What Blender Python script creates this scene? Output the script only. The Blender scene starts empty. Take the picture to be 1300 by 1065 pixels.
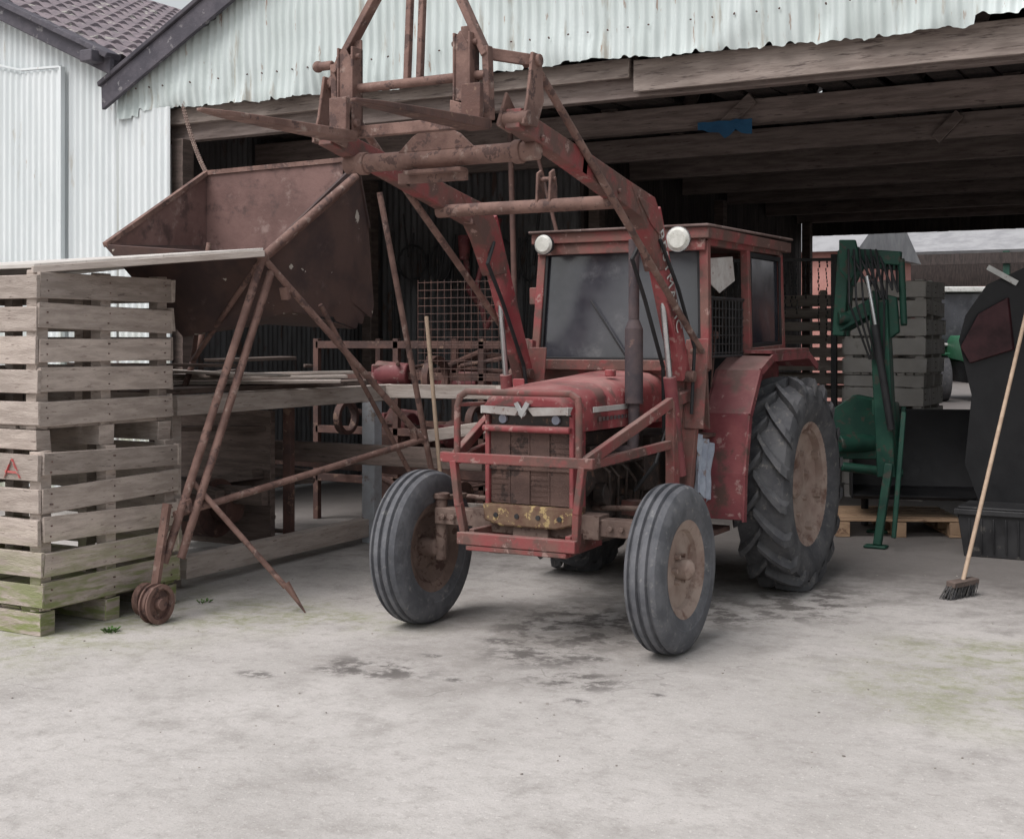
import bpy, bmesh, math, random
from mathutils import Vector, Matrix, noise
random.seed(7)
R = random.uniform
scene = bpy.context.scene

# ------------------------------------------------------------------ materials
def mat(name, c1, c2, c3=None, t3=.56, w3=.06, s3=None, rough=.75, metal=0., scale=5., bump=.25,
        bscale=40., stretch=(1,1,1), island=0., c4=None, t4=.6, w4=.07, s4=20., lowdirt=None, spec=.4, dust=None, det=4):
    m = bpy.data.materials.new(name); m.use_nodes = True
    nt = m.node_tree; N = nt.nodes; L = nt.links
    bs = N['Principled BSDF']; bs.inputs['Metallic'].default_value = metal
    bs.inputs['Specular IOR Level'].default_value = spec
    tc = N.new('ShaderNodeTexCoord'); mp = N.new('ShaderNodeMapping')
    mp.inputs['Scale'].default_value = stretch
    L.new(tc.outputs['Object'], mp.inputs['Vector'])
    vec = mp.outputs['Vector']
    g = N.new('ShaderNodeNewGeometry')
    if island:
        ad = N.new('ShaderNodeVectorMath'); ad.operation='MULTIPLY_ADD'
        cx = N.new('ShaderNodeCombineXYZ')
        for i in range(3): L.new(g.outputs['Random Per Island'], cx.inputs[i])
        L.new(cx.outputs[0], ad.inputs[0]); ad.inputs[1].default_value=(37,53,71); L.new(vec, ad.inputs[2])
        vec = ad.outputs[0]
    def nz(s, det=det, r=.65, off=0):
        n = N.new('ShaderNodeTexNoise'); n.inputs['Scale'].default_value = s
        n.inputs['Detail'].default_value = det; n.inputs['Roughness'].default_value = r
        if off:
            a = N.new('ShaderNodeVectorMath'); a.inputs[1].default_value=(off,off*1.7,off*.6); L.new(vec,a.inputs[0]); L.new(a.outputs[0], n.inputs['Vector'])
        else: L.new(vec, n.inputs['Vector'])
        return n.outputs['Fac']
    def ramp(f, a, b, lo=0, hi=1):
        r = N.new('ShaderNodeMapRange'); r.inputs['From Min'].default_value=a; r.inputs['From Max'].default_value=b
        r.inputs['To Min'].default_value=lo; r.inputs['To Max'].default_value=hi
        r.interpolation_type='SMOOTHSTEP'; L.new(f, r.inputs['Value']); return r.outputs['Result']
    def mix(f, a, b):
        x = N.new('ShaderNodeMix'); x.data_type='RGBA'; L.new(f, x.inputs[0])
        for v,i in ((a,6),(b,7)):
            if isinstance(v, tuple): x.inputs[i].default_value = (*v,1)
            else: L.new(v, x.inputs[i])
        return x.outputs[2]
    base = nz(scale)
    col = mix(ramp(base, .35, .65), c1, c2)
    if c3: col = mix(ramp(nz(s3 or scale*2.3, det+1, .65, 3.1), t3, t3+w3), col, c3)
    if c4: col = mix(ramp(nz(s4, det, .7, 9.3), t4, t4+w4, 0, .8), col, c4)
    if dust:
        sn = N.new('ShaderNodeSeparateXYZ'); L.new(g.outputs['Normal'], sn.inputs[0])
        mm = N.new('ShaderNodeMath'); mm.operation='MULTIPLY'; L.new(ramp(sn.outputs['Z'],.3,.95), mm.inputs[0]); L.new(ramp(base,.3,.7,.25,.85), mm.inputs[1])
        col = mix(mm.outputs[0], col, dust)
    if lowdirt:
        sp = N.new('ShaderNodeSeparateXYZ'); L.new(tc.outputs['Object'], sp.inputs[0])
        z0,z1,dc = lowdirt
        f = ramp(sp.outputs['Z'], z1, z0)
        mm = N.new('ShaderNodeMath'); mm.operation='MULTIPLY'; L.new(f, mm.inputs[0]); L.new(ramp(nz(3,3,.6,5.),.38,.6), mm.inputs[1])
        col = mix(mm.outputs[0], col, dc)
    if island:
        hs = N.new('ShaderNodeHueSaturation'); mr = N.new('ShaderNodeMapRange')
        mr.inputs['To Min'].default_value=1-island; mr.inputs['To Max'].default_value=1+island*.8
        L.new(g.outputs['Random Per Island'], mr.inputs['Value']); L.new(mr.outputs[0], hs.inputs['Value']); L.new(col, hs.inputs['Color'])
        col = hs.outputs['Color']
    L.new(col, bs.inputs['Base Color'])
    L.new(ramp(base,.2,.8,max(.05,rough-.12),min(1,rough+.15)), bs.inputs['Roughness'])
    if bump:
        b = N.new('ShaderNodeBump'); b.inputs['Strength'].default_value=bump; b.inputs['Distance'].default_value=.01
        L.new(nz(bscale,3,.65,2.2), b.inputs['Height']); L.new(b.outputs[0], bs.inputs['Normal'])
    return m

RUST = mat('rust', (.125,.070,.058),(.215,.130,.108),(.30,.225,.195),.57,.14, scale=6, bump=.35, c4=(.070,.043,.04), s4=13, t4=.54)
RUSTD = mat('rust_dark', (.062,.036,.032),(.125,.068,.056),(.19,.12,.09),.60, scale=5, bump=.35)
PANEL = mat('rusty_panel', (.055,.035,.034),(.100,.060,.051),(.46,.42,.37),.655,.015,s3=5, scale=3, bump=.2, c4=(.16,.11,.10), s4=6, t4=.58, w4=.2)
RED = mat('worn_red_paint', (.25,.038,.046),(.33,.090,.092),(.13,.066,.058),.49,.14, rough=.55, scale=3.5, s3=6, bump=.12, c4=(.42,.24,.22), t4=.585, w4=.06, s4=18, dust=(.38,.21,.195))
REDD = mat('dull_red_paint', (.155,.034,.042),(.235,.070,.072),(.09,.05,.042),.48,.14, rough=.65, scale=3.5, s3=5, bump=.15, c4=(.34,.215,.20), t4=.585, s4=12, dust=(.30,.19,.175))
REDRUST = mat('rusty_red_paint', (.235,.055,.056),(.17,.086,.072),(.12,.068,.058),.46,.13, rough=.7, scale=5, s3=6, bump=.25, c4=(.33,.22,.195), t4=.60, s4=14, dust=(.29,.19,.17))
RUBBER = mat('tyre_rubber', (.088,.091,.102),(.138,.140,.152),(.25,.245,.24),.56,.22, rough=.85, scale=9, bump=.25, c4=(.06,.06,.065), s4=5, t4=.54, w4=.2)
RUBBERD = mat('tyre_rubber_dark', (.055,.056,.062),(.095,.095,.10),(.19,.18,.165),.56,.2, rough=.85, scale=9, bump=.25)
GREASE = mat('greasy_metal', (.032,.026,.024),(.07,.052,.045),(.13,.075,.055),.58, rough=.55, scale=8, bump=.4)
DARK = mat('dark_metal', (.02,.02,.022),(.04,.038,.04),(.07,.05,.045),.6, rough=.6, scale=8, bump=.15)
RIM = mat('wheel_rim', (.26,.185,.155),(.34,.265,.225),(.155,.09,.07),.50,.2, rough=.75, scale=6, s3=9, bump=.25)
AXLE = mat('axle_iron', (.14,.095,.08),(.21,.15,.125),(.10,.06,.05),.55, rough=.75, scale=8, bump=.3)
GRILLE = mat('grille_mesh', (.095,.058,.050),(.145,.090,.076),(.055,.037,.033),.55, rough=.85, scale=4, bump=.6, bscale=150)
YEL = mat('flaked_yellow_casting', (.19,.125,.08),(.13,.07,.05),(.42,.31,.15),.55,.05, rough=.75, scale=10, bump=.3)
WHITE = mat('dirty_white', (.62,.62,.60),(.5,.5,.48),(.28,.22,.2),.60, rough=.5, scale=9, bump=.05)
TRIM = mat('grey_trim',(.56,.54,.52),(.44,.40,.38),(.25,.15,.13),.60,scale=9,rough=.5,bump=.05)
CHROME = mat('chrome', (.55,.55,.56),(.4,.4,.4), rough=.3, metal=.9, bump=0)
CRATE = mat('weathered_crate_wood', (.48,.41,.365),(.345,.29,.255),(.20,.155,.135),.59,.12, scale=3, s3=7, stretch=(1.5,1.5,9), island=.25, rough=.9, bump=.5, bscale=18, c4=(.14,.11,.10), s4=6, t4=.64, lowdirt=(.08,.60,(.215,.24,.10)))
TIMBER = mat('old_timber', (.16,.12,.105),(.10,.077,.067),(.06,.047,.042),.58,.1, scale=3, stretch=(1,1,8), island=.25, rough=.9, bump=.4, bscale=20)
TIMBERL = mat('pale_timber', (.50,.44,.40),(.37,.315,.28),(.22,.175,.15),.6,.1, scale=3, stretch=(1,1,8), island=.2, rough=.9, bump=.4, bscale=20)
BPOST = mat('faded_blue_post', (.42,.45,.49),(.33,.34,.36),(.22,.18,.16),.56,.1, scale=4, bump=.3)
PLY = mat('weathered_plywood', (.60,.57,.54),(.49,.46,.43),(.30,.26,.24),.6,.1, scale=2, stretch=(1,4,1), rough=.9, bump=.2)
BEAM = mat('roof_beam', (.24,.192,.175),(.155,.122,.11),(.085,.064,.058),.58,.1, scale=2.5, stretch=(1,3,9), island=.28, rough=.9, bump=.35, bscale=15)
LINTEL = mat('lintel_timber', (.33,.275,.245),(.22,.178,.158),(.115,.09,.082),.54,.14, scale=2.5, stretch=(1,3,9), island=.1, rough=.9, bump=.35, bscale=15)
TIN = mat('painted_corrugated_iron', (.57,.625,.62),(.49,.545,.535),(.37,.36,.32),.575,.12, s3=2.2, scale=1.5, stretch=(3.0,3.0,.5), rough=.6, bump=.06, c4=(.30,.20,.15), t4=.64, w4=.05, s4=5)
TINL = mat('left_corrugated_iron', (.68,.715,.725),(.60,.64,.65),(.48,.47,.43),.60,.12, s3=2.0, scale=1.2, stretch=(3.0,3.0,.5), rough=.6, bump=.05, c4=(.42,.36,.31), t4=.66, s4=5, lowdirt=(.2,2.4,(.35,.36,.28)))
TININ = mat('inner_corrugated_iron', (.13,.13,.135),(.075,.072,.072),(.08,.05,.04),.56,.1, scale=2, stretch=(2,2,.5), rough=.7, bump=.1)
SLATE = mat('bargeboard_dark', (.060,.056,.070),(.10,.092,.108),(.2,.19,.2),.60, rough=.8, scale=6, bump=.4)
TILE = mat('roof_tiles', (.16,.135,.15),(.23,.19,.205),(.34,.33,.30),.57,.1, rough=.85, scale=4, s3=6, bump=.3, c4=(.09,.08,.09))
GREEN = mat('green_paint', (.006,.040,.028),(.012,.062,.040),(.045,.045,.035),.56, rough=.55, scale=6, bump=.1)
BLACK = mat('black_plastic', (.012,.012,.014),(.022,.022,.024), rough=.6, scale=6, bump=.1)
BLKRED = mat('very_dark_red', (.05,.012,.016),(.025,.008,.01), rough=.6, scale=6, bump=.1)
PINK = mat('pink_render', (.48,.24,.21),(.40,.19,.165),(.3,.18,.16),.6, rough=.9, scale=2)
BLUE = mat('blue_plastic', (.015,.09,.20),(.02,.12,.25), rough=.45, scale=4)
CLOTH = mat('pale_cloth', (.42,.46,.53),(.30,.33,.40),(.25,.2,.19),.6, rough=.95, scale=9, bump=.3)
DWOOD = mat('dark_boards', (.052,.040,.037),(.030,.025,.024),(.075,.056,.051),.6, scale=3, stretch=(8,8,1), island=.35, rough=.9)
GREYROOF = mat('grey_sheet_roof', (.33,.33,.34),(.25,.25,.26), rough=.8, scale=1.5)
HANDLE = mat('broom_handle_wood', (.44,.33,.24),(.36,.26,.19), rough=.7, scale=12, bump=.1)
BRIST = mat('bristles', (.045,.045,.05),(.09,.085,.08), rough=.95, scale=60, bump=.5)
LENS = mat('lamp_glass', (.62,.62,.58),(.46,.46,.42),(.3,.25,.2),.62, rough=.2, scale=14, bump=.2, bscale=60)
GLASS = mat('dusty_glass', (.020,.022,.030),(.055,.057,.068),(.13,.13,.14),.54,.3, rough=.16, scale=1.8, bump=0, spec=.8)
LEAF = mat('weed_leaf', (.06,.13,.03),(.10,.18,.05), rough=.8, scale=9, bump=0)

# ------------------------------------------------------------------ geometry helpers
def empty(name, loc=(0,0,0)):
    e = bpy.data.objects.new(name, None); e.location = loc; e.empty_display_size=.2
    scene.collection.objects.link(e); return e
def basis(p, q, up=(0,0,1)):
    d = (q-p).normalized(); u = Vector(up)
    if abs(d.dot(u)) > .98: u = Vector((0,1,0)) if abs(d.y)<.9 else Vector((1,0,0))
    s = d.cross(u).normalized(); t = s.cross(d).normalized()
    M = Matrix.Identity(4)
    for i in range(3):
        M[i][0]=s[i]; M[i][1]=t[i]; M[i][2]=d[i]; M[i][3]=(p[i]+q[i])/2
    return M
class B:
    def __init__(s): s.bm = bmesh.new()
    def cube(s, M):
        v=[s.bm.verts.new(M@Vector((x,y,z))) for x in (-.5,.5) for y in (-.5,.5) for z in (-.5,.5)]
        for f in ((0,1,3,2),(4,6,7,5),(0,4,5,1),(2,3,7,6),(0,2,6,4),(1,5,7,3)): s.bm.faces.new([v[i] for i in f])
        return s
    def box(s, c, size, rz=0, rx=0, ry=0):
        return s.cube(Matrix.Translation(c) @ Matrix.Rotation(rz,4,'Z') @ Matrix.Rotation(ry,4,'Y') @ Matrix.Rotation(rx,4,'X') @ Matrix.Diagonal((*size,1)))
    def b2(s, a, b):
        a=Vector(a); b=Vector(b); return s.box((a+b)/2, [max(abs(x),1e-4) for x in (b-a)])
    def beam(s, p, q, w, h, up=(0,0,1)):
        p=Vector(p); q=Vector(q)
        return s.cube(basis(p,q,up) @ Matrix.Diagonal((w,h,(q-p).length,1)))
    def tube(s, p, q, r, r2=None, seg=14):
        p=Vector(p); q=Vector(q); r2=r if r2 is None else r2; M=basis(p,q); h=(q-p).length/2
        a=[];b=[]
        for k in range(seg):
            t=2*math.pi*k/seg; c_,s_=math.cos(t),math.sin(t)
            a.append(s.bm.verts.new(M@Vector((r*c_,r*s_,-h)))); b.append(s.bm.verts.new(M@Vector((r2*c_,r2*s_,h))))
        for k in range(seg): s.bm.faces.new((a[k],a[(k+1)%seg],b[(k+1)%seg],b[k]))
        s.bm.faces.new(a[::-1]); s.bm.faces.new(b); return s
    def pipe(s, pts, r, seg=12, balls=True):
        for a,b in zip(pts, pts[1:]): s.tube(a,b,r,seg=seg)
        if balls:
            for a in pts[1:-1]: s.ball(a, r)
        return s
    def ball(s, c, r):
        bmesh.ops.create_uvsphere(s.bm, u_segments=12, v_segments=8, radius=r, matrix=Matrix.Translation(c)); return s
    def poly(s, pts, vec):
        vec=Vector(vec); pts=[Vector(p) for p in pts]
        a=[s.bm.verts.new(p) for p in pts]; b=[s.bm.verts.new(p+vec) for p in pts]
        s.bm.faces.new(a); s.bm.faces.new(b[::-1]); n=len(a)
        for i in range(n): s.bm.faces.new((a[i],b[i],b[(i+1)%n],a[(i+1)%n]))
        return s
    def lathe(s, prof, c, seg=48, close=True):
        rings=[]
        for k in range(seg):
            a=2*math.pi*k/seg
            rings.append([s.bm.verts.new((c[0]+x, c[1]+r*math.cos(a), c[2]+r*math.sin(a))) for x,r in prof])
        n=len(prof); rng = n if close else n-1
        for k in range(seg):
            A=rings[k]; Bq=rings[(k+1)%seg]
            for i in range(rng): s.bm.faces.new((A[i],A[(i+1)%n],Bq[(i+1)%n],Bq[i]))
        return s
    def done(s, name, m, parent=None, bevel=.004, jitter=0, ang=35, dy=0):
        bm=s.bm
        for v in bm.verts:
            if jitter: v.co += Vector((R(-1,1),R(-1,1),R(-1,1)))*jitter
            if dy: v.co.y += dy
        bmesh.ops.recalc_face_normals(bm, faces=bm.faces)
        for f in bm.faces: f.smooth=True
        for e in bm.edges:
            if len(e.link_faces)==2: e.smooth = e.calc_face_angle() < math.radians(ang)
        me=bpy.data.meshes.new(name); bm.to_mesh(me); bm.free(); me.materials.append(m)
        o=bpy.data.objects.new(name, me); scene.collection.objects.link(o)
        if parent:
            o.parent=parent; o.matrix_parent_inverse=Matrix.Translation(-Vector(parent.location))
        if bevel:
            bv=o.modifiers.new('bevel','BEVEL'); bv.width=bevel; bv.segments=2; bv.limit_method='ANGLE'; bv.angle_limit=math.radians(40)
            bv.harden_normals=False
        return o
def C(cx, cy, z):      # survey frame (standing point, facing the shed) -> yard frame
    rx=cx-.14; ry=cy-6.76
    return Vector((.873*rx-.488*ry, .488*rx+.873*ry, z))

# ------------------------------------------------------------------ camera, sky, sun
cam = bpy.data.cameras.new('camera'); co = bpy.data.objects.new('camera', cam); scene.collection.objects.link(co)
co.location = C(0,0,1.5); co.rotation_euler=(math.radians(90),0,math.radians(29.2))
cam.sensor_width=36; cam.lens=36*1700/1300; cam.shift_y=-102.5/1300; cam.clip_end=1000
scene.camera=co
w=bpy.data.worlds.new('World'); scene.world=w; w.use_nodes=True; nt=w.node_tree
sky=nt.nodes.new('ShaderNodeTexSky'); sky.sky_type='NISHITA'; sky.sun_disc=False
SE,SR = math.radians(56), math.radians(200)
sky.sun_elevation=SE; sky.sun_rotation=SR; sky.dust_density=3; sky.air_density=1.6
hs=nt.nodes.new('ShaderNodeHueSaturation'); hs.inputs['Saturation'].default_value=.22
nt.links.new(sky.outputs[0],hs.inputs['Color']); nt.links.new(hs.outputs[0],nt.nodes['Background'].inputs[0])
nt.nodes['Background'].inputs[1].default_value=.15
sl=bpy.data.lights.new('sun','SUN'); sl.energy=2.4; sl.angle=math.radians(40); sl.color=(1,.955,.94)
so=bpy.data.objects.new('sun',sl); scene.collection.objects.link(so)
d=Vector((math.sin(SR)*math.cos(SE), math.cos(SR)*math.cos(SE), math.sin(SE)))
so.rotation_euler=d.to_track_quat('Z','Y').to_euler()
scene.view_settings.view_transform='Standard'; scene.view_settings.look='None'; scene.view_settings.exposure=0

# ------------------------------------------------------------------ ground
gm = bpy.data.materials.new('concrete_yard'); gm.use_nodes=True; nt=gm.node_tree; N=nt.nodes; L=nt.links
bs=N['Principled BSDF']; bs.inputs['Roughness'].default_value=.92
tc=N.new('ShaderNodeTexCoord')
def gn(s,d=4,r=.65,off=(0,0,0)):
    mp=N.new('ShaderNodeMapping'); mp.inputs['Location'].default_value=off
    L.new(tc.outputs['Object'],mp.inputs['Vector']); n=N.new('ShaderNodeTexNoise')
    n.inputs['Scale'].default_value=s; n.inputs['Detail'].default_value=d; n.inputs['Roughness'].default_value=r
    L.new(mp.outputs[0],n.inputs['Vector']); return n.outputs['Fac']
def gr(f,a,b,lo=0,hi=1):
    r=N.new('ShaderNodeMapRange'); r.interpolation_type='SMOOTHSTEP'
    for k,v in zip(('From Min','From Max','To Min','To Max'),(a,b,lo,hi)): r.inputs[k].default_value=v
    L.new(f,r.inputs['Value']); return r.outputs['Result']
def gmix(f,a,b):
    x=N.new('ShaderNodeMix'); x.data_type='RGBA'; L.new(f,x.inputs[0])
    for v,i in ((a,6),(b,7)):
        if isinstance(v,tuple): x.inputs[i].default_value=(*v,1)
        else: L.new(v,x.inputs[i])
    return x.outputs[2]
def gmul(a,b,op='MULTIPLY'):
    m=N.new('ShaderNodeMath'); m.operation=op; m.use_clamp=True; L.new(a,m.inputs[0]); L.new(b,m.inputs[1]); return m.outputs[0]
def spot(x,y,rx,ry,lo=1,hi=.2,top=1):
    mp=N.new('ShaderNodeMapping'); mp.inputs['Location'].default_value=(-x/rx,-y/ry,0); mp.inputs['Scale'].default_value=(1/rx,1/ry,0)
    L.new(tc.outputs['Object'],mp.inputs['Vector']); v=N.new('ShaderNodeVectorMath'); v.operation='LENGTH'; L.new(mp.outputs[0],v.inputs[0])
    return gr(v.outputs['Value'],lo,hi,0,top)
def union(lst):
    f=lst[0]
    for q in lst[1:]: f=gmul(f,q,'MAXIMUM')
    return f
nbig=gn(.8,6); nmid=gn(3.5,6,.7,(3,1,0)); nfine=gn(45,3,.8,(1,5,0)); ndet=gn(15,4,.7,(6,1,0))
col=gmix(gr(nbig,.35,.65),(.475,.450,.432),(.385,.364,.346))
col=gmix(gr(nmid,.46,.75,0,.85),col,(.285,.266,.25))
col=gmix(gr(ndet,.48,.75,0,.7),col,(.30,.278,.26))
col=gmix(gr(nfine,.56,.72,0,.8),col,(.58,.555,.53))
col=gmix(gr(gn(110,2,.8,(9,2,0)),.58,.70,0,.55),col,(.20,.185,.172))
mossf=union([spot(*q) for q in ((-2.5,-1.0,1.4,1.7),(2.6,-.1,1.6,.85),(2.2,.7,1.0,.5),(-1.6,-.3,.8,.7),(2.1,.2,.8,.5),(-1.2,-.2,.9,.4))])
col=gmix(gmul(gmul(mossf,gr(gn(2.6,6,.75,(5,9,0)),.38,.62)),gr(ndet,.3,.7,.25,.9)),col,(.22,.235,.115))
soil=union([spot(.1,.5,1.3,1.7,1,.1),spot(-.1,-.9,1.0,.7,1,.1,.6)])
col=gmix(gmul(soil,gr(nmid,.35,.6,.2,.8)),col,(.215,.197,.182))
oil=union([spot(*q) for q in ((.1,.35,.7,.9,1,.3),(.2,-.35,.45,.4,1,.2),(-.35,-.95,.45,.28,1,.3),(.9,1.5,.5,.9,1,.3),(.55,-.7,.35,.25,1,.3),(.5,1.0,.6,.6,1,.3))])
col=gmix(gmul(oil,gr(gn(6.5,6,.7,(2,2,0)),.46,.58,0,.85)),col,(.085,.075,.07))
drips=union([spot(x,y,r*1.7,r,1.05,.3) for (x,y,r) in ((.28,-.42,.085),(.45,-.30,.07),(-.25,-.62,.05),(.08,-.95,.05),(-.5,-1.05,.085),(-.1,-.2,.1),(.95,-.75,.04),(-.75,-1.3,.08),(.7,-1.0,.05))])
col=gmix(gmul(drips,gr(gn(20,4,.7,(4,0,0)),.40,.56,0,.8)),col,(.10,.09,.085))
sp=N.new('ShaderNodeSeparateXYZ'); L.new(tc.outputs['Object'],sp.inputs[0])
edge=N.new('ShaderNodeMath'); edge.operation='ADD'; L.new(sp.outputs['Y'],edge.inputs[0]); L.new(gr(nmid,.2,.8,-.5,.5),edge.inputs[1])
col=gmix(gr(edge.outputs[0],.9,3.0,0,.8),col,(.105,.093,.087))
vo=N.new('ShaderNodeTexVoronoi'); vo.feature='DISTANCE_TO_EDGE'; vo.inputs['Scale'].default_value=.33
mpv=N.new('ShaderNodeVectorMath'); nn=N.new('ShaderNodeTexNoise'); nn.inputs['Scale'].default_value=2.5; L.new(tc.outputs['Object'],nn.inputs['Vector'])
L.new(tc.outputs['Object'],mpv.inputs[0]); L.new(nn.outputs['Color'],mpv.inputs[1]); L.new(mpv.outputs[0],vo.inputs['Vector'])
col=gmix(gmul(gr(vo.outputs['Distance'],.003,.001),gr(nbig,.5,.6,0,.5)),col,(.18,.165,.155))
L.new(col,bs.inputs['Base Color'])
bp=N.new('ShaderNodeBump'); bp.inputs['Strength'].default_value=.5; bp.inputs['Distance'].default_value=.014
L.new(gn(20,5,.75,(1,1,0)),bp.inputs['Height']); L.new(bp.outputs[0],bs.inputs['Normal'])
g=B(); bm=g.bm
vs=[bm.verts.new(p) for p in ((-300,-300,0),(300,-300,0),(300,300,0),(-300,300,0))]; bm.faces.new(vs)
g.done('concrete_ground', gm, None, 0)
b=B()
for k in range(190):
    p=C(R(-3,3.2),R(4.6,8.5),0); s=R(.002,.005); b.box((p.x,p.y,s*.4),(s*R(1,2.5),s*R(1,2),s),rz=R(0,3))
b.done('gravel_debris', mat('grit',(.36,.33,.30),(.22,.20,.18),scale=30,island=.4,bump=0), None, 0)
b=B()
for wc,n_ in ((C(-2.05,6.85,0),40),(C(-1.75,7.6,0),14)):
    for k in range(n_):
        a=R(0,6.28); l=R(.015,.035); r0=R(0,.04); p=wc+Vector((r0*math.cos(a),r0*math.sin(a),0)); t=Vector((math.cos(a),math.sin(a),0)); u=Vector((-t.y,t.x,0))
        v=[b.bm.verts.new(q) for q in (p,p+t*l*.5+u*l*.25+Vector((0,0,l*.6)),p+t*l+Vector((0,0,l*.7)),p+t*l*.5-u*l*.25+Vector((0,0,l*.6)))]; b.bm.faces.new(v)
b.done('weed_tuft',LEAF,None,0)

# ------------------------------------------------------------------ shed
def corr(x0,x1,ztop,zbot,y,amp=.011,pitch=.076,rag=0,rows=7,axis='X',dent=0):
    b=B(); bm=b.bm; step=pitch/8; n=int((x1-x0)/step)
    prev=None
    for i in range(n+1):
        x=x0+i*step; d=amp*math.sin(2*math.pi*x/pitch)
        zt=ztop(x); zb=zbot(x)
        if rag:
            sheet=int((x+50)/.68)
            zb+= rag*(noise.noise((x*1.7,3,1))*.7+noise.noise((x*9,8,1))*.35+max(0,noise.noise((x*14,2,7))-.1)*1.5) + rag*.5*((sheet*7919)%5-2)/2
        colv=[]
        for j in range(rows):
            t=j/(rows-1)
            if rag: t=t**1.8
            z=zb+(zt-zb)*t
            near=max(0,1-(z-zb)/.35)
            dd=d + (dent*noise.noise((x*2.2,z*2.5,4)) + dent*1.5*noise.noise((x*5,z*4,9))*near - dent*1.6*max(0,noise.noise((x*3.1,1,5)))*near**2 if dent else 0)
            dd+= ((int((x+50)/.68))%2)*.005
            colv.append(bm.verts.new((x,y+dd,z) if axis=='X' else (y+dd,x,z)))
        if prev:
            for j in range(rows-1): bm.faces.new((prev[j],colv[j],colv[j+1],prev[j+1]))
        prev=colv
    return b
shed=empty('corrugated_iron_shed',(0,2.4,0))
EX,EZ,SL=-5.30,3.62,.526
RX=.9
def rake(x): return EZ+SL*(x-EX) if x<RX else EZ+SL*(RX-EX)-SL*(x-RX)
corr(-5.38,7.2,lambda x:max(3.45,rake(x)-.02),lambda x:3.40,2.4,rag=.05,rows=16,dent=.032).done('gable_cladding',TIN,shed,0,ang=80)
b=B()
for i in range(70):
    if R(0,1)<.8: b.tube((-5.3+i*.152,2.392,3.62+R(-.01,.01)),(-5.3+i*.152,2.380,3.62),.006,seg=6)
    if i>12: b.tube((-5.3+i*.152,2.392,4.25),(-5.3+i*.152,2.380,4.25),.006,seg=6)
b.done('fixings',RUSTD,shed,0)
def jamb(x): return 3.44
corr(-5.38,-4.78,jamb,lambda x:.03,2.405,rows=4).done('jamb_cladding',TINL,shed,0,ang=80)
corr(6.6,7.2,jamb,lambda x:.03,2.405,rows=4).done('right_jamb_cladding',TIN,shed,0,ang=80)
b=B()
b.poly([(EX-.14,2.28,EZ-.17),(RX,2.28,rake(RX)-.10),(RX,2.28,rake(RX)+.10),(EX-.14,2.28,EZ+.03)],(0,.05,0))
b.poly([(RX,2.28,rake(RX)-.10),(7.3,2.28,rake(7.3)-.10),(7.3,2.28,rake(7.3)+.10),(RX,2.28,rake(RX)+.10)],(0,.05,0))
b.poly([(EX-.16,2.25,EZ+.02),(RX,2.25,rake(RX)+.11),(RX,2.25,rake(RX)+.15),(EX-.16,2.25,EZ+.06)],(0,.16,0))
b.done('bargeboard',SLATE,shed,.006,jitter=.006)
b=B()
b.poly([(EX-.1,2.3,rake(EX-.1)+.04),(RX,2.3,rake(RX)+.05),(RX,2.3,rake(RX)+.09),(EX-.1,2.3,rake(EX-.1)+.08)],(0,11.2,0))
b.poly([(RX,2.3,rake(RX)+.05),(7.4,2.3,rake(7.4)+.05),(7.4,2.3,rake(7.4)+.09),(RX,2.3,rake(RX)+.09)],(0,11.2,0))
b.done('roof_sheets',GREYROOF,shed,0)
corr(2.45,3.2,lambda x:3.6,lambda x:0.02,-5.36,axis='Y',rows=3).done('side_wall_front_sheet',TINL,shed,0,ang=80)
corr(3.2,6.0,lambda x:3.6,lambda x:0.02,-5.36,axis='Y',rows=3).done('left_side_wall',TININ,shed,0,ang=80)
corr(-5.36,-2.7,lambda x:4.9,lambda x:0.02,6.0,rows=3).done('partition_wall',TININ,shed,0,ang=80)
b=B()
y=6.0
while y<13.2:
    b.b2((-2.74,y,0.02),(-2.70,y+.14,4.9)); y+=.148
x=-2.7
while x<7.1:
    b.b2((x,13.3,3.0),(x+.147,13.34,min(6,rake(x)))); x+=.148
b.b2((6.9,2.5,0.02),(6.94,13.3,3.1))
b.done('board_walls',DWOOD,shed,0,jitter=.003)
b=B()
for i,yy in enumerate((2.62,4.15,5.65,7.15,8.65,10.15,11.65,13.05)):
    x0=-5.3 if yy<6 else -2.7
    b.beam((x0,yy,3.28+R(-.01,.01)),(6.9,yy,3.28+R(-.015,.015)),.09,.21+R(-.02,.01))
    for x in (-3.2,-1.6,0,1.6,3.2,4.8):
        if x<x0: continue
        b.beam((x,yy+.07,3.38),(x+.55,yy+.07,min(rake(x+.55)-.05,4.6)),.05,.12)
b.beam((-.28,4.075,3.38),(-.52,4.075,3.18),.045,.1); b.beam((1.0,5.575,3.37),(.8,5.575,3.17),.045,.09)
b.done('tie_beams',BEAM,shed,.006,jitter=.005)
b=B(); b.b2((-.6,2.50,3.20),(6.9,2.55,3.42)); b.b2((-5.2,2.50,3.30),(-.63,2.55,3.44)); b.done('front_lintel',LINTEL,shed,.006,jitter=.004)
b=B()
x=-5.2
while x<6.8:
    if R(0,1)>.12: b.b2((x,2.7,3.405+R(0,.012)),(x+.2,13.0,3.43))
    x+=R(.22,.32)
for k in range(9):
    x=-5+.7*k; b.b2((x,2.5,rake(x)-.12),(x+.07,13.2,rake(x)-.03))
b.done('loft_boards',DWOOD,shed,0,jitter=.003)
b=B()
for x,yy in ((-5.22,2.56),(-4.84,2.56),(-5.2,5.8),(-2.66,6.1),(-2.62,9.5),(-2.6,13.0),(6.7,2.56),(6.8,13)):
    b.b2((x,yy-.07,0),(x+.12,yy+.07,3.18))
b.done('posts',TIMBER,shed,.006)

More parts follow.
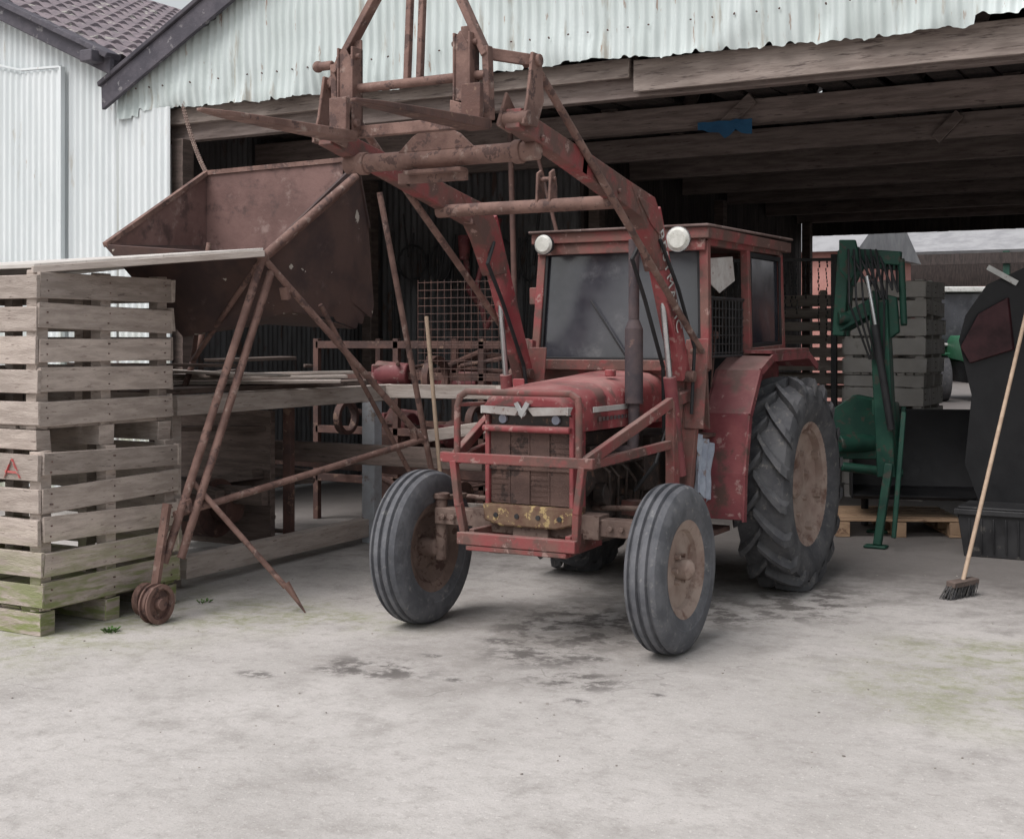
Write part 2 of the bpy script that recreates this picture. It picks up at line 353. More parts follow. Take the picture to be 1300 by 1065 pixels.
barn=empty('white_corrugated_barn',(-8,2.4,0))
LX,LZ,LS=-5.42,3.86,.456
def lr(x): return LZ+LS*(LX-x) if x>-10.5 else LZ+LS*(LX+10.5)-LS*(-10.5-x)
corr(-14,-5.385,lambda x:lr(x)-.03,lambda x:.03,2.40,rows=6,dent=.010).done('gable_wall',TINL,barn,0,ang=80)
corr(-8.6,-6.0,lambda x:3.86 if x>-6.5 else 3.86+(-6.5-x)*.25,lambda x:.1,2.345,rows=5,dent=.006).done('sliding_door',TINL,barn,0,ang=80)
b=B(); b.b2((-6.0,2.32,.1),(-5.975,2.37,3.88)); b.beam((-6.0,2.34,3.88),(-6.5,2.34,3.9),.03,.02); b.beam((-6.5,2.34,3.9),(-8.6,2.34,4.42),.03,.02)
b.done('door_edge',TINL,barn,.002)
b=B()
b.poly([(LX+.12,2.24,LZ-.14),(-10.5,2.24,lr(-10.5)-.08),(-10.5,2.24,lr(-10.5)+.08),(LX+.12,2.24,LZ+.02)],(0,.05,0))
x=LX+.12
while x>-10.4:
    b.box((x-.15,2.27,lr(x-.15)+.085),(.36,.17,.05),ry=math.atan(LS)+R(-.01,.03)); x-=.3
b.done('verge_tiles',SLATE,barn,.008,jitter=.005)
b=B(); bm=b.bm; prev=None
for j in range(0,330):
    yy=2.3+j*.034; row=[]
    for i in range(0,60):
        for e in (0,1):
            d=(i+e*.96)*.088
            x=LX+.14-d; saw=((i%4)+e)/4*.03
            z=lr(x)+.07+.02*math.sin(2*math.pi*yy/.21)+.035-saw
            row.append(bm.verts.new((x,yy,z)))
    if prev:
        for i in range(len(row)-1): bm.faces.new((prev[i],prev[i+1],row[i+1],row[i]))
    prev=row
b.done('tiled_roof',TILE,barn,0,ang=60)
b=B(); b.beam((LX-.02,2.1,LZ+.02),(LX-.02,13,LZ+.0),.14,.10); b.done('valley_gutter',SLATE,barn,.01)

# ------------------------------------------------------------------ tractor
T=empty('red_tractor',(0,.9,0))
def wheel_front(x, side):
    k_=.86
    pts=[(-.085,.225),(-.10,.26),(-.104,.285),(-.108,.29),(-.109,.33),(-.104,.355),(-.088,.385),(-.066,.398),(-.060,.384),(-.046,.385),(-.040,.403),(-.014,.405),(-.008,.387),(.008,.387),(.014,.405),(.040,.403),(.046,.385),(.060,.384),(.066,.398),(.088,.385),(.104,.355),(.109,.33),(.108,.29),(.104,.285),(.10,.26),(.085,.225)]
    b=B(); b.lathe([(p*k_,r) for p,r in pts],(x,0,.402),72); b.done('front_tyre',RUBBER,T,0,ang=25)
    b=B(); b.lathe([(-.075,.235),(-.065,.235),(-.058,.205),(-.02,.195),(.02,.195),(.058,.205),(.065,.235),(.078,.235),(.072,.222),(.055,.19),(.035,.182),(.03*side,.09),(.028*side-.008,.09),(-.0,.182),(-.055,.19),(-.072,.222)],(x,0,.402),56)
    b.lathe([(-.03,.001),(-.03,.10),(.0,.13),(.012,.13),(.012,.001)],(x+.02*side,0,.402),32)
    for k in range(6):
        a=k*math.pi/3; b.tube((x+.03*side-.03,.07*math.cos(a),.402+.07*math.sin(a)),(x+.03*side+.03,.07*math.cos(a),.402+.07*math.sin(a)),.012,seg=6)
    for k in range(4):
        a=k*math.pi/2+.5; b.box((x+.01*side,.155*math.cos(a),.402+.155*math.sin(a)),(.035,.06,.05),rx=a)
    b.lathe([(-.09,.001),(-.09,.035),(-.07,.05),(.07,.05),(.09,.032),(.10,.001)],(x+.02,0,.402),20)
    b.done('front_rim',RIM if side>0 else AXLE,T,0)
wheel_front(.715,1); wheel_front(-.70,-1)
def wheel_rear(x, side):
    c=(x,1.9,.632)
    b=B(); b.lathe([(-.12,.37),(-.145,.41),(-.16,.47),(-.155,.54),(-.14,.572),(-.08,.588),(0,.594),(.08,.588),(.14,.572),(.155,.54),(.16,.47),(.145,.41),(.12,.37)],c,72)
    bm=b.bm; n=18; tt=(0,.33,.66,.86,1.0)
    for k in range(n):
        for sd in (-1,1):
            a0=2*math.pi*(k+(.5 if sd>0 else 0))/n
            secs=[]
            for ii,t in enumerate(tt):
                xx=sd*(-.015+t*.178); aa=a0+ (t**.85)*.34
                ro=(.642,.640,.637,.628,.585)[ii]; ri=.58 if t<.95 else .52
                hw=.034+.016*t
                secs.append([bm.verts.new((c[0]+xx, c[1]+r*math.cos(aa+da), c[2]+r*math.sin(aa+da))) for r,da in ((ri,-hw*1.35),(ro,-hw*.8),(ro,hw*.8),(ri,hw*1.35))])
            for s0,s1 in zip(secs,secs[1:]):
                for i in range(4): bm.faces.new((s0[i],s0[(i+1)%4],s1[(i+1)%4],s1[i]))
            bm.faces.new(secs[0]); bm.faces.new(secs[-1][::-1])
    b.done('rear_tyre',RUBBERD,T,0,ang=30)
    b=B(); s=side
    b.lathe([(-.13,.39),(-.11,.39),(-.10,.345),(0,.335),(.10,.345),(.11,.39),(.13,.39),(.12,.37),(.105,.33),(0,.315),(-.105,.33),(-.12,.37)],c,56)
    b.lathe([(.0*s,.001),(.0,.10),(.03*s,.14),(.03*s,.26),(.06*s,.325),(.045*s,.325),(.015*s,.26),(.01*s,.15),(-.02*s,.12),(-.02*s,.001)],c,48)
    for k in range(8):
        a=k*math.pi/4+.2; b.tube((x+.02*s,1.9+.2*math.cos(a),.635+.2*math.sin(a)),(x+.055*s,1.9+.2*math.cos(a),.635+.2*math.sin(a)),.016,seg=6)
        a+=.3; b.box((x+.07*s,1.9+.318*math.cos(a),.635+.318*math.sin(a)),(.05,.05,.03),rx=a+math.pi/2)
    b.lathe([(-.1,.001),(-.1,.09),(.04,.09),(.06,.07),(.07,.001)],c,24)
    b.done('rear_rim',RIM,T,0)
wheel_rear(.70,1); wheel_rear(-.70,-1)
b=B()
b.beam((-.60,0,.575),(.60,0,.575),.09,.085); b.beam((-.36,-.0,.575),(.36,0,.575),.125,.12)
for s in (-1,1):
    b.tube((s*.585,0,.34),(s*.585,0,.66),.032); b.tube((s*.585,0,.66),(s*.585,0,.69),.045); b.tube((s*.56,0,.405),(s*.70,0,.405),.03)
    b.beam((s*.60,.02,.66),(s*.56,.2,.66),.04,.025)
    b.tube((s*.57,.19,.655),(s*.12,.32,.62),.014)
    for k in range(3): b.tube((s*(.42+.06*k),-.055,.575),(s*(.42+.06*k),-.07,.575),.016,seg=6)
b.beam((0,-.1,.52),(0,.3,.52),.2,.16)
b.done('front_axle',AXLE,T,.005)
b=B()
b.b2((-.15,.12,.55),(.15,.95,1.02)); b.b2((-.19,.2,.75),(.19,.8,.95)); b.b2((-.13,.2,.42),(.13,.9,.55))
b.b2((-.2,.95,.45),(.2,2.05,.95)); b.b2((-.48,1.78,.5),(.48,2.02,.78))
for k in range(4): b.tube((.17,.28+.14*k,.92),(.24,.28+.14*k,.86),.03)
b.tube((.18,.3,.70),(.24,.3,.70),.06); b.tube((.17,.62,.66),(.17,.62,.5),.045); b.b2((.15,.7,.68),(.27,.9,.86))
b.beam((.23,.25,.88),(.23,.78,.88),.06,.07)
for k in range(5): b.pipe([(.2,.2+.1*k,.9),(.27,.25+.11*k,.78+R(-.05,.05)),(.2,.4+.1*k,.6)],.009,seg=6)
b.tube((.14,.02,.8),(.14,.12,.8),.12); b.b2((-.2,.03,.68),(.2,.12,1.05))
b.done('engine_and_gearbox',GREASE,T,.01)
DY=.07
b=B()
b.b2((-.225,-.15,.66),(.225,-.05,1.03))
b.done('grille_core',DARK,T,.004,dy=DY)
b=B()
for i,(z0,z1) in enumerate(((.675,.845),(.858,1.035))):
    for k in range(4):
        x0=-.222+k*.112; b.b2((x0,-.172-.004*((k+i)%2),z0),(x0+.107,-.150,z1))
b.b2((-.24,-.185,.845),(.24,-.165,.858))
for k in range(3): b.b2((-.118+.112*k,-.18,.675),(-.110+.112*k,-.17,1.035))
for k in range(13): b.b2((-.222,-.1765,.69+.027*k),(.222,-.1715,.693+.027*k))
b.done('grille_panels',GRILLE,T,0,dy=DY)
def hoodsec(y,top,hw,bot):
    h=[(hw,bot),(hw,max(bot+.004,top-.12)),(hw-.006,max(bot+.008,top-.075)),(hw-.03,max(bot+.016,top-.035)),(hw-.075,top-.01),(hw-.14,top)]
    return [Vector((x,y,z)) for x,z in h]+[Vector((0,y,top+.004))]+[Vector((-x,y,z)) for x,z in h[::-1]]
b=B(); bm=b.bm; prev=None
for (y,top,hw,bot) in ((-.240,1.196,.225,1.165),(-.232,1.220,.240,1.150),(-.20,1.240,.25,1.12),(-.10,1.255,.258,1.04),(.18,1.277,.262,1.04),(.185,1.270,.258,1.04),(.192,1.277,.262,1.04),(.6,1.300,.264,1.04),(1.0,1.325,.265,1.04)):
    row=[bm.verts.new(p) for p in hoodsec(y,top,hw,bot)]
    if prev:
        for i in range(len(row)-1): bm.faces.new((prev[i],prev[i+1],row[i+1],row[i]))
    else: bm.faces.new(row)
    prev=row
b.done('bonnet',RED,T,0,ang=50,dy=DY)
b=B()
b.b2((-.245,-.215,1.037),(.245,-.10,1.068)); b.b2((-.25,-.19,.66),(-.226,-.05,1.12)); b.b2((.226,-.19,.66),(.25,-.05,1.12))
b.tube((-.245,-.215,1.052),(.245,-.215,1.052),.017)
b.done('nose_frame',RED,T,.005,dy=DY)
b=B(); b.b2((-.262,.99,1.0),(.262,1.06,1.34)); b.tube((.16,.5,1.30),(.16,.5,1.335),.03); b.b2((-.267,.2,1.04),(-.2,.21,1.29)); b.done('cowl',RED,T,.005)
b=B(); b.b2((-.222,-.17,1.062),(.222,-.12,1.16)); b.done('nose_slot',GREASE,T,0,dy=DY)
b=B()
for s in (-1,1):
    b.poly([(s*.238,-.246,1.166),(s*.238,-.236,1.128),(s*.05,-.236,1.118),(s*.02,-.246,1.160)],(0,.05,0))
    b.b2((s*.236,-.24,1.126),(s*.246,-.12,1.165))
b.b2((.263,0,1.13),(.267,.50,1.158))
b.done('bonnet_trim',TRIM,T,.003,dy=DY)
b=B()
for s in (-1,1): b.tube((s*.15,-.185,1.098),(s*.15,-.17,1.098),.022,seg=20)
b.done('head_lamps',CLOTH,T,0,dy=DY)
b=B(); b.poly([(-.045,-.262,1.18),(0,-.262,1.105),(.045,-.262,1.18),(.02,-.262,1.19),(0,-.262,1.155),(-.02,-.262,1.19)],(0,.02,0)); b.tube((0,-.258,1.135),(0,-.24,1.135),.022,seg=20); b.done('badge',CHROME,T,.002,dy=DY)
b=B()
for k in range(9): b.b2((.268,.06+.045*k,1.085),(.270,.06+.045*k+.03,1.105))
b.done('side_lettering',CHROME,T,0,dy=DY)
b=B()
b.poly([(-.26,-.20,.67),(.26,-.20,.67),(.25,-.20,.585),(.16,-.20,.56),(-.16,-.20,.56),(-.25,-.20,.585)],(0,.14,0))
b.done('front_casting',YEL,T,.01,dy=DY)
b=B()
for k in range(4): b.tube((-.18+.12*k,-.205,.615),(-.18+.12*k,-.198,.615),.013,seg=10)
b.done('casting_bolts',DARK,T,.0,dy=DY)
Gy=-.24
b=B()
b.beam((-.42,Gy,.905),(.42,Gy,.905),.035,.05); b.beam((-.42,Gy,.905),(-.42,Gy+.05,.905),.05,.05)
b.pipe([(-.34,Gy,.92),(-.34,Gy,1.16),(-.33,Gy+.01,1.21),(-.29,Gy+.01,1.235),(.29,Gy+.01,1.235),(.33,Gy+.01,1.21),(.34,Gy,1.16),(.34,Gy,.92)],.017)
for s in (-1,1):
    b.beam((s*.36,Gy,.89),(s*.33,Gy,.66),.035,.04); b.beam((s*.33,Gy,.68),(s*.31,Gy+.03,.50),.035,.04)
    b.beam((s*.34,Gy,1.17),(s*.27,-.08,1.17),.02,.02)
b.beam((-.33,Gy,.505),(.33,Gy,.505),.05,.06); b.beam((-.28,Gy+.03,.46),(.28,Gy+.03,.46),.1,.025)
for s in (-1,1):
    b.beam((s*.36,Gy,.90),(s*.50,.56,1.18),.035,.055); b.beam((s*.36,Gy+.02,.89),(s*.49,.56,.95),.035,.045)
    b.beam((s*.27,Gy+.02,.5),(s*.24,.2,.5),.03,.1)
b.done('front_guard',REDRUST,T,.005)
PY,PZ=.70,1.30     # loader pivot
b=B()
for s in (-1,1):
    b.beam((s*.49,.56,1.22),(s*.49,.56,.52),.05,.08); b.beam((s*.47,.56,.6),(s*.2,.6,.6),.08,.08)
    b.beam((s*.52,.82,1.49),(s*.49,.68,.58),.05,.10,up=(1,0,0)); b.beam((s*.49,.56,.62),(s*.49,.80,.62),.05,.1)
    b.beam((s*.49,.56,1.17),(s*.5,.78,1.2),.04,.06)
    b.beam((s*.545,.80,1.50),(s*.545,.72,1.02),.014,.11,up=(1,0,0)); b.beam((s*.425,.78,1.45),(s*.425,.72,1.02),.014,.11,up=(1,0,0))
    for z in (.6,.72,1.1): b.tube((s*.51,.56,z),(s*.53,.56,z),.016,seg=6)
b.done('loader_masts',REDRUST,T,.005)
b=B(); b.tube((.31,.47,1.16),(.31,.47,1.55),.048,seg=20); b.tube((.31,.47,1.55),(.31,.47,1.60),.048,.028,seg=20); b.tube((.31,.47,1.60),(.31,.47,2.02),.028); b.tube((.31,.47,1.0),(.31,.47,1.16),.03)
b.pipe([(.31,.47,1.02),(.31,.45,.92),(.2,.45,.90)],.03)
b.done('exhaust',mat('exhaust_metal',(.055,.045,.052),(.095,.07,.072),(.15,.10,.09),.6,rough=.75,scale=8),T,.002)
cw=.50; y0=1.0; y1=1.66; y2=2.28
b=B()
for s in (-1,1):
    b.beam((s*(cw+.03),y0-.05,1.33),(s*cw,y0,2.04),.05,.05,up=(1,0,0)); b.beam((s*(cw+.02),y1,1.30),(s*cw,y1,2.04),.045,.05,up=(1,0,0)); b.beam((s*(cw+.02),y2,1.40),(s*cw,y2,2.04),.05,.05,up=(1,0,0))
    b.beam((s*cw,y0,2.04),(s*cw,y2,2.05),.05,.05); b.beam((s*(cw+.02),y1,1.42),(s*(cw+.02),y2,1.44),.04,.05)
b.beam((-cw-.04,y0-.045,1.35),(cw+.04,y0-.045,1.35),.05,.06); b.beam((-cw,y0,2.03),(cw,y0,2.03),.05,.05); b.beam((-cw,y2,2.04),(cw,y2,2.04),.05,.05)
b.b2((-cw-.05,.93,2.05),(cw+.05,2.40,2.112)); b.b2((-cw-.02,.95,1.985),(cw+.02,.97,2.05))
b.poly([(-.53,.955,1.33),(.53,.955,1.33),(.53,.99,1.0),(.28,1.02,1.0),(.28,.99,1.29),(-.28,.99,1.29),(-.28,1.02,1.0),(-.53,.99,1.0)],(0,.02,0))
b.box((-.56,1.0,1.75),(.05,.06,.10)); b.box((-.565,1.0,1.45),(.04,.05,.06))
b.done('cab_frame',REDRUST,T,.005)
b=B(); b.poly([(-cw-.055,.905,2.113),(cw+.055,.905,2.113),(cw+.055,2.43,2.123),(-cw-.055,2.43,2.123)],(0,0,.016)); b.done('cab_roof',mat('cab_roof_skin',(.17,.12,.11),(.10,.065,.058),(.30,.25,.23),.6,scale=5),T,.006,jitter=.006)
b=B(); b.poly([(-cw-.0,y0-.035,1.385),(cw,y0-.035,1.385),(cw-.025,y0+.0,2.0),(-cw+.025,y0+.0,2.0)],(0,.006,0))
for s in (-1,1):
    b.poly([(s*(cw+.01),y1+.03,1.46),(s*(cw+.01),y2-.03,1.47),(s*cw,y2-.03,2.01),(s*cw,y1+.03,2.01)],(.005*s,0,0))
b.done('windows',GLASS,T,0)
b=B()
for s in (-1,1):
    b.beam((s*(cw-.005),y0-.045,1.38),(s*(cw-.03),y0-.012,2.0),.02,.02)
    b.beam((s*(cw+.03),y1+.03,1.45),(s*(cw+.02),y1+.03,2.01),.012,.03); b.beam((s*(cw+.03),y2-.03,1.45),(s*(cw+.02),y2-.03,2.01),.012,.03)
    b.beam((s*(cw+.03),y1+.02,1.46),(s*(cw+.03),y2-.02,1.47),.012,.03); b.beam((s*(cw+.02),y1+.02,2.0),(s*(cw+.02),y2-.02,2.0),.012,.03)
b.beam((-cw,y0-.045,1.385),(cw,y0-.045,1.385),.02,.02); b.beam((-cw,y0-.012,2.0),(cw,y0-.012,2.0),.02,.02)
b.beam((.05,y0-.06,1.4),(-.18,y0-.040,1.72),.010,.010)
b.b2((-.2,1.75,.95),(.2,2.15,1.1)); b.poly([(-.2,2.1,1.1),(.2,2.1,1.1),(.2,2.2,1.5),(-.2,2.2,1.5)],(0,.07,0))
b.tube((0,1.1,1.2),(0,1.38,1.42),.018)
b.done('seals_and_seat',BLACK,T,.004)
b=B()          # mesh guard in the open side of the cab
for k in range(11): b.tube((.50,1.06+.055*k,1.40),(.50,1.06+.055*k,1.72),.0035,seg=5)
for k in range(7): b.tube((.50,1.04,1.42+.05*k),(.50,1.63,1.42+.05*k),.0035,seg=5)
b.tube((.50,1.04,1.73),(.50,1.63,1.73),.008,seg=8); b.tube((.50,1.04,1.40),(.50,1.63,1.40),.008,seg=8)
b.done('side_mesh_guard',DARK,T,0)
b=B(); 
for k in range(20):
    a=k*math.pi/10; a2=(k+1)*math.pi/10
    b.tube((.2*math.cos(a),1.40-.11*math.sin(a),1.44+.16*math.sin(a)),(.2*math.cos(a2),1.40-.11*math.sin(a2),1.44+.16*math.sin(a2)),.013,seg=8)
for a in (.5,2.6,4.7): b.tube((0,1.38,1.42),(.2*math.cos(a),1.40-.11*math.sin(a),1.44+.16*math.sin(a)),.008,seg=6)
b.done('steering_wheel',BLACK,T,0)
def lamp(x,y,z,r):
    b=B(); seg=24
    prof=[(0,.4),(.04,.75),(.08,1.0),(.095,1.0)]
    for (d0,q0),(d1,q1) in zip(prof,prof[1:]): b.tube((x,y-d0+.0,z),(x,y-d1,z),r*q0,r*q1,seg=seg)
    b.tube((x,y,z),(x,y+.06,z-.01),.012); b.done('lamp_shell',DARK if x<0 else CHROME,T,0)
    b=B(); b.tube((x,y-.095,z),(x,y-.108,z),r*.93,r*.7,seg=seg); b.done('lamp_lens',LENS,T,0)
lamp(-.42,.93,2.04,.060); lamp(.42,.90,2.04,.070)
b=B(); bm=b.bm
for s in (-1,1):
    path=[(1.10,.50),(1.12,.75),(1.20,1.08),(1.38,1.32),(1.60,1.40),(2.30,1.41),(2.50,1.33)]
    for (ya,za),(yb,zb) in zip(path,path[1:]):
        b.poly([(s*.42,ya,za),(s*.42,yb,zb),(s*.42,yb,zb-.008),(s*.42,ya+.008,za-.004)],(s*.27,0,0))
        b.beam((s*.69,ya+.006,za-.012),(s*.69,yb+.006,zb-.012),.012,.045)
    b.poly([(s*.425,y,z) for y,z in path]+[(s*.425,2.5,.9),(s*.425,1.9,.75),(s*.425,1.35,.5)],(s*.01,0,0))
    b.poly([(s*.69,1.58,1.412),(s*.69,2.32,1.422),(s*.52,2.3,1.422),(s*.52,1.6,1.412)],(0,0,.02))
b.done('fenders',REDD,T,.004)
b=B()
b.b2((.30,1.05,.40),(.52,1.35,.43)); b.beam((.42,1.1,.43),(.40,1.1,.8),.03,.02); b.b2((-.52,1.05,.40),(-.30,1.35,.43))
b.b2((.28,1.0,.95),(.5,1.6,.97)); b.b2((-.5,1.0,.95),(-.28,1.6,.97))
b.beam((.40,1.3,.97),(.44,1.32,1.5),.012,.012); b.ball((.44,1.32,1.52),.025); b.b2((.30,1.2,.97),(.42,1.5,1.15))
b.done('footplates',RUSTD,T,.004)
b=B(); bm=b.bm; n=22       # folded cloth hanging by the step
gr_=[[bm.verts.new((.485+.022*math.sin(i*.75+j*.05)+.012*noise.noise((i*.3,j*.15,2)), .93+.0105*i+.006*noise.noise((j*.25,i*.2,7))-.0022*j, .98-.0165*j*(1+.12*noise.noise((i*.25,3,5)))-.0035*i)) for i in range(n)] for j in range(20)]
for j in range(19):
    for i in range(n-1): bm.faces.new((gr_[j][i],gr_[j][i+1],gr_[j+1][i+1],gr_[j+1][i]))
b.done('cloth',CLOTH,T,0,ang=80)
b=B(); b.poly([(.47,1.12,1.95),(.475,1.50,1.98),(.475,1.54,1.84),(.47,1.30,1.76),(.465,1.14,1.82)],(.006,0,0)); b.done('sky_reflection_pane',TRIM,T,.002)  # pale colour stands in for sky reflected in the door pane

# loader arms
def seg2(b,s,p,q,w,h0,h1,x):
    p=Vector((0,*p)); q=Vector((0,*q)); d=(q-p).normalized(); n=Vector((0,-d.z,d.y))
    if n.z<0: n=-n
    b.poly([(x-w/2,*(p+n*h0/2)[1:]),(x-w/2,*(q+n*h1/2)[1:]),(x-w/2,*(q-n*h1/2)[1:]),(x-w/2,*(p-n*h0/2)[1:])],(w,0,0))
b=B()
for s in (-1,1):
    seg2(b,s,(.27,2.135),(-.55,2.30),.070,.14,.11,s*.48)
    seg2(b,s,(-.5,2.29),(-1.14,2.41),.070,.11,.085,s*.48)
    b.poly([(s*.48-.04,-.04,2.26),(s*.48-.04,.26,2.21),(s*.48-.04,.36,2.10),(s*.48-.04,.45,1.86),(s*.48-.04,.31,1.84),(s*.48-.04,.18,2.03)],(.08,0,0))
    b.poly([(s*.52,.03,2.20),(s*.52,.24,2.16),(s*.52,.31,2.02),(s*.52,.20,2.07)],(s*.008,0,0))
    for y,z in ((.08,2.18),(.22,2.13),(-.17,2.2),(-.95,2.35)): b.tube((s*.515,y,z),(s*.53,y,z),.014,seg=6)
b.done('upper_arms',REDRUST,T,.006)
b=B()
for s in (-1,1): seg2(b,s,(.28,2.14),(PY,PZ),.07,.15,.12,s*.48)
b.done('lower_arms',RED,T,.006)
b=B()
b.tube((-.5,-.17,2.15),(.5,-.17,2.15),.033,seg=20); b.tube((-.5,-.95,2.30),(.5,-.95,2.30),.042,seg=20)
for s in (-1,1):
    b.tube((s*.425,-.95,2.30),(s*.385,-.95,2.30),.052); b.tube((s*.43,-1.12,2.41),(s*.55,-1.12,2.41),.032); b.tube((s*.42,PY,PZ),(s*.56,PY,PZ),.03)
    b.tube((s*.520,-1.04,2.66),(s*.560,.80,1.43),.018); b.tube((s*.50,.80,1.43),(s*.585,.80,1.43),.024)
    b.poly([(s*.53,-1.16,2.38),(s*.53,-1.04,2.38),(s*.53,-.98,2.50),(s*.53,-1.0,2.69),(s*.53,-1.08,2.69),(s*.53,-1.12,2.5)],(s*.014,0,0))
    b.poly([(s*.42,-1.18,2.38),(s*.42,-1.06,2.36),(s*.42,-1.02,2.46),(s*.42,-1.10,2.53)],(s*.014,0,0))
    b.tube((s*.48,-1.04,2.66),(s*.56,-1.04,2.66),.026)
    b.beam((s*.53,-1.04,2.66),(s*.38,-1.18,2.68),.02,.05)
b.poly([(-.20,-.96,2.33),(.20,-.96,2.33),(.12,-.96,2.40),(.03,-.96,2.44),(-.03,-.96,2.44),(-.12,-.96,2.40)],(0,-.02,0))
b.poly([(-.20,-.96,2.24),(.16,-.96,2.24),(.16,-.96,2.19),(-.2,-.96,2.19)],(0,-.02,0)); b.beam((-.14,-1.0,2.235),(.16,-1.0,2.235),.06,.018)
for x in (.08,.15): b.poly([(x,-.20,2.16),(x,-.12,2.16),(x,-.12,2.25),(x,-.15,2.33),(x,-.19,2.31)],(.014,0,0))
b.tube((.07,-.16,2.28),(.175,-.16,2.28),.012)
for x in (-.28,.31):
    b.b2((x-.042,-1.27,2.38),(x-.032,-1.19,2.76)); b.b2((x+.032,-1.27,2.38),(x+.042,-1.19,2.76))
    b.b2((x-.042,-1.205,2.40),(x+.042,-1.192,2.80))
    b.poly([(x-.038,-1.28,2.36),(x+.038,-1.28,2.36),(x+.028,-1.28,2.46),(x-.038,-1.28,2.48)],(0,-.018,0))
    b.poly([(x-.036,-1.262,2.48),(x+.030,-1.262,2.47),(x+.034,-1.262,2.70),(x-.010,-1.262,2.77),(x-.036,-1.262,2.74)],(0,.008,0))
    b.tube((x-.06,-1.25,2.43),(x+.06,-1.25,2.43),.018); b.tube((x-.06,-1.24,2.72),(x+.06,-1.24,2.72),.012)
b.tube((-.32,-1.22,2.585),(.40,-1.22,2.585),.020)
b.beam((-.34,-1.19,2.40),(.40,-1.19,2.40),.04,.05)
for s in (-1,1):
    b.beam((s*.385+.02,-1.22,2.66),(s*.10+.03,-1.16,3.16),.03,.055,up=(0,1,0)); b.beam((s*.385+.02,-1.2,2.40),(s*.385+.02,-1.22,2.70),.03,.045,up=(0,1,0))
    b.beam((s*.032+.03,-1.2,2.58),(s*.032+.03,-1.16,3.2),.026,.030,up=(0,1,0))
b.beam((-.11,-1.16,3.18),(.17,-1.16,3.18),.06,.06)
b.tube((-.46,-1.22,2.70),(-.38,-1.22,2.70),.020); b.ball((-.46,-1.22,2.70),.026)
b.done('loader_carriage',RUST,T,.004)
def tine(x,mname,m,z0,z1,tipd=0):
    b=B(); bm=b.bm; secs=[]; ts=(0,.15,.5,.85,1.0)
    for t,w_,h in zip(ts,(.10,.10,.095,.075,.025),(.045,.042,.032,.02,.012)):
        y=-1.24-t*.94; z=z0+(z1-z0)*t; xx=x+tipd*t
        secs.append([bm.verts.new(p) for p in ((xx-w_/2,y,z-h/2),(xx+w_/2,y,z-h/2),(xx+w_/2,y,z+h/2),(xx-w_/2,y,z+h/2))])
    for a,c in zip(secs,secs[1:]):
        for i in range(4): bm.faces.new((a[i],a[(i+1)%4],c[(i+1)%4],c[i]))
    bm.faces.new(secs[0]); bm.faces.new(secs[-1][::-1])
    b.b2((x-.045,-1.32,z0-.01),(x+.045,-1.29,z0+.16)); b.done(mname,m,T,.004)
tine(-.28,'fork_tine',RUST,2.375,2.355); tine(.385,'fork_tine',RUSTD,2.375,2.33,.04)
b=B()
for s in (-1,1): b.tube((s*.50,.64,.78),(s*.49,.52,1.30),.034); 
b.done('lift_rams',REDD,T,0)
b=B()
for s in (-1,1): b.tube((s*.49,.52,1.30),(s*.48,.42,1.84),.016)
b.done('ram_rods',CHROME,T,0)
b=B()
for s in (-1,1):
    b.pipe([(s*.44,.30,2.02),(s*.42,.2,1.9),(s*.42,.36,1.7),(s*.42,.60,1.35),(s*.40,.66,1.0)],.011,seg=8)
b.pipe([(.53,.30,2.0),(.55,.5,1.75),(.55,.72,1.45),(.54,.7,1.1)],.010,seg=8)
b.pipe([(.40,.75,1.25),(.45,.6,1.05),(.42,.5,.85),(.3,.5,.7)],.010,seg=8)
b.done('hydraulic_hoses',BLACK,T,0)
tx=bpy.data.curves.new('arm_lettering','FONT'); tx.body='BESTMATIC'; tx.size=.100; tx.extrude=.0008; tx.space_character=1.15
to=bpy.data.objects.new('arm_lettering',tx); scene.collection.objects.link(to); tx.materials.append(WHITE)
dx=Vector((0,PY-.28,PZ-2.14)).normalized(); nz_=Vector((1,0,0)); up=nz_.cross(dx)
Mx=Matrix.Identity(4)
for i in range(3): Mx[i][0]=dx[i]; Mx[i][1]=up[i]; Mx[i][2]=nz_[i]
Mx.translation=Vector((.5225,.28,2.14))+dx*.10-up*.034
to.parent=T; to.matrix_parent_inverse=Matrix.Translation(-Vector(T.location)); to.matrix_basis=Mx

